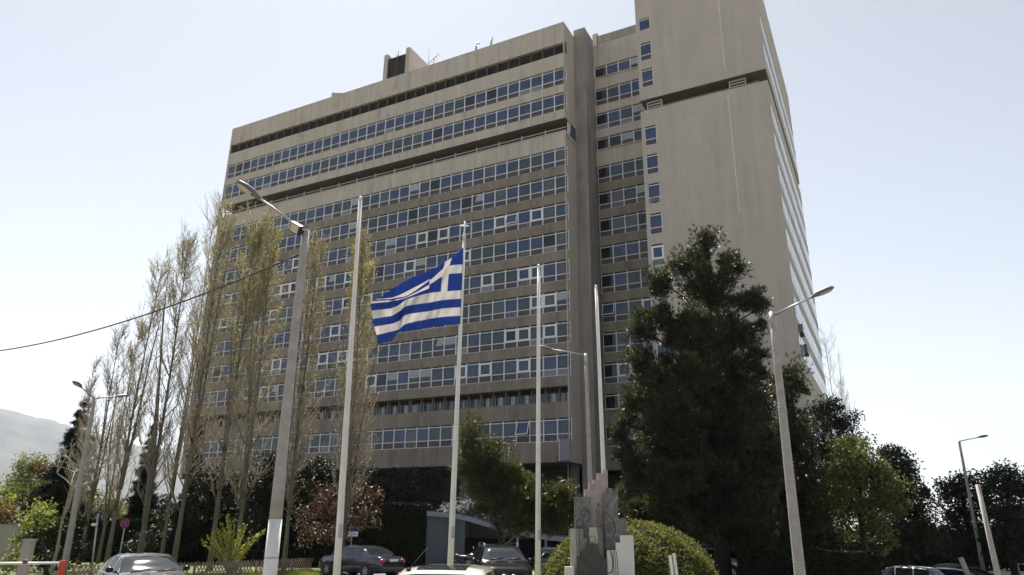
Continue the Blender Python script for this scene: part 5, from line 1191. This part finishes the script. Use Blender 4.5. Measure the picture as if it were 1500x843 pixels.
def leftof(p): return rot(-tocam(p), 90)
def at_front(x, y, d, f, L):    # centre of a car whose nose is seen at that pixel and distance
    p = at(x, y, d)[:2]; return p - np.array(f) * L / 2
p = at(217, 802, 24.5)[:2]; f = rot(tocam(p), 12); build_car(SEDAN, M['silver_paint'], p - f * 0.3, f, 'silver saloon facing the camera in front of the lattice fence', extras=('wipers', ('antenna', -0.5, 0.1, -0.12, 0, 0.32)), mirror=M['black_paint'])
p = at(745, 800, 26.6)[:2]; f = rot(tocam(p), 9); build_car(SUV, M['black_paint'], p - f * 2.0, f, 'black off-roader facing the camera with a twin grille and roof rails', 'off_roader', extras=('twin_grille', 'roof_rails', 'wipers'))
p = ground_at(530, 38.0)[:2]; l = leftof(p); v = -tocam(p); f = l * math.cos(rad(50)) + v * math.sin(rad(50)); build_car(SEDAN, M['navy_paint'], p, f, 'dark blue saloon seen from behind at an angle, before the dark hedge')
p = ground_at(652, 11.6)[:2]; f = rot(tocam(p), -8); build_car(WAGON, M['white_car_paint'], p, f, 'cream-white car in the foreground, only its roof and sunroof in view', extras=(('sunroof', -0.45, 0.32), ('antenna', 0.30, -0.48, -0.30, 0.22, 0.30)))
p = ground_at(1316, 46.0)[:2]; f = leftof(p) * math.cos(rad(30)) - tocam(p) * math.sin(rad(30)); build_car(WAGON, M['pale_silver_paint'], p, f, 'silver estate car with dark windows, half hidden by the low hedge', 'estate_car')
p = ground_at(1374, 50.0)[:2]; f = leftof(p) * math.cos(rad(15)) - tocam(p) * math.sin(rad(15)); build_car(HATCH, M['blue_paint'], p, f, 'deep blue hatchback parked behind the silver estate car')
p = ground_at(1050, 41.0)[:2]; f = -leftof(p) * math.cos(rad(28)) + tocam(p) * math.sin(rad(28)); build_car(HATCH, M['paleblue_paint'], p, f, 'pale blue car between the round hedge and the low dark hedge')
p = ground_at(812, 36)[:2]; f = rot(tocam(p), 5); build_car(HATCH, M['navy_paint'], p, f, 'dark car half hidden between third flagpole and round hedge')
p = ground_at(1404, 58)[:2]; f = rot(leftof(p), 160); build_car(HATCH, M['black_paint'], p, f, 'dark car just behind the deep blue hatchback')
p = ground_at(1440, 72)[:2]; f = rot(tocam(p), 20); build_car(HATCH, M['white_car_paint'], p, f, 'white car far off under the trees, left of the cut-off post', group='cars under the far trees')
p = ground_at(1464, 66)[:2]; f = rot(tocam(p), -15); build_car(HATCH, M['silver_paint'], p, f, 'silver car far off right behind the cut-off post', group='cars under the far trees')
p = ground_at(1492, 64)[:2]; f = leftof(p); build_car(SEDAN, M['white_car_paint'], p, f, 'white car at the right edge, under the far trees', group='cars under the far trees')

# motorbike in the shade of the shelter
def motorbike():
    p = ground_at(688, 42)[:2]; f = rot(leftof(p), 155); g = thing('motorbike', (p[0], p[1], 0), 'dark motorbike with two round mirrors in front of the blue-grey shelter', 'motorbike', rz=math.atan2(f[1], f[0]))
    def ch(mb, n): o = mb.build(n); o.parent = g
    for x in (0.72, -0.70):
        mb = MB(); n, k = 22, 8; vs = []
        for i in range(n):
            for j in range(k): a, b = 2 * math.pi * i / n, 2 * math.pi * j / k; r = 0.26 + 0.055 * math.cos(b); vs.append((x + r * math.cos(a), 0.06 * math.sin(b), 0.315 + r * math.sin(a)))
        mb.add(vs, [(i * k + j, ((i + 1) % n) * k + j, ((i + 1) % n) * k + (j + 1) % k, i * k + (j + 1) % k) for i in range(n) for j in range(k)], M['rubber'], True)
        for q in range(6): a = q * math.pi / 3; mb.tube([(x, 0, 0.315), (x + 0.22 * math.cos(a), 0, 0.315 + 0.22 * math.sin(a))], 0.012, M['rim'], 4)
        ch(mb, 'wheel')
    mb = MB(); mb.ball((0.12, 0, 0.82), (0.30, 0.17, 0.15), M['navy_paint'], 14, 8); ch(mb, 'fuel_tank')
    mb = MB(); mb.ball((-0.42, 0, 0.80), (0.42, 0.14, 0.07), M['seat'], 14, 6); mb.ball((-0.75, 0, 0.86), (0.16, 0.13, 0.07), M['seat'], 10, 6); ch(mb, 'seat')
    mb = MB(); mb.ball((0.05, 0, 0.45), (0.28, 0.19, 0.20), M['lampgrey'], 12, 8); mb.tube([(-0.70, 0.12, .33), (-0.1, .15, .3), (0.2, .14, .35)], 0.045, M['steel'], 8); ch(mb, 'engine')
    mb = MB(); mb.tube([(0.72, .09, .315), (0.45, .09, 1.0)], 0.028, M['steel'], 6); mb.tube([(0.72, -.09, .315), (0.45, -.09, 1.0)], 0.028, M['steel'], 6); ch(mb, 'fork')
    mb = MB(); mb.tube([(0.35, .38, 1.05), (0.45, .15, 1.03), (0.45, -.15, 1.03), (0.35, -.38, 1.05)], 0.018, M['black'], 6); ch(mb, 'handlebar')
    mb = MB(); mb.ball((0.62, 0, 0.88), (0.12, 0.13, 0.13), M['headlight'], 12, 8); ch(mb, 'headlight')
    for s in (1, -1): mb = MB(); mb.tube([(0.42, s * .26, 1.05), (0.40, s * .34, 1.24)], 0.01, M['black'], 5); mb.ball((0.40, s * .36, 1.28), (0.03, 0.075, 0.055), M['chrome'], 10, 6); ch(mb, 'mirror')
    mb = MB(); mb.tube([(-.70, 0, .33), (-.2, 0, .62), (.3, 0, .85), (.45, 0, .98)], 0.03, M['black'], 6); mb.tube([(-.2, 0, .62), (-.8, 0, .74)], .03, M['black'], 6); ch(mb, 'frame')
motorbike()
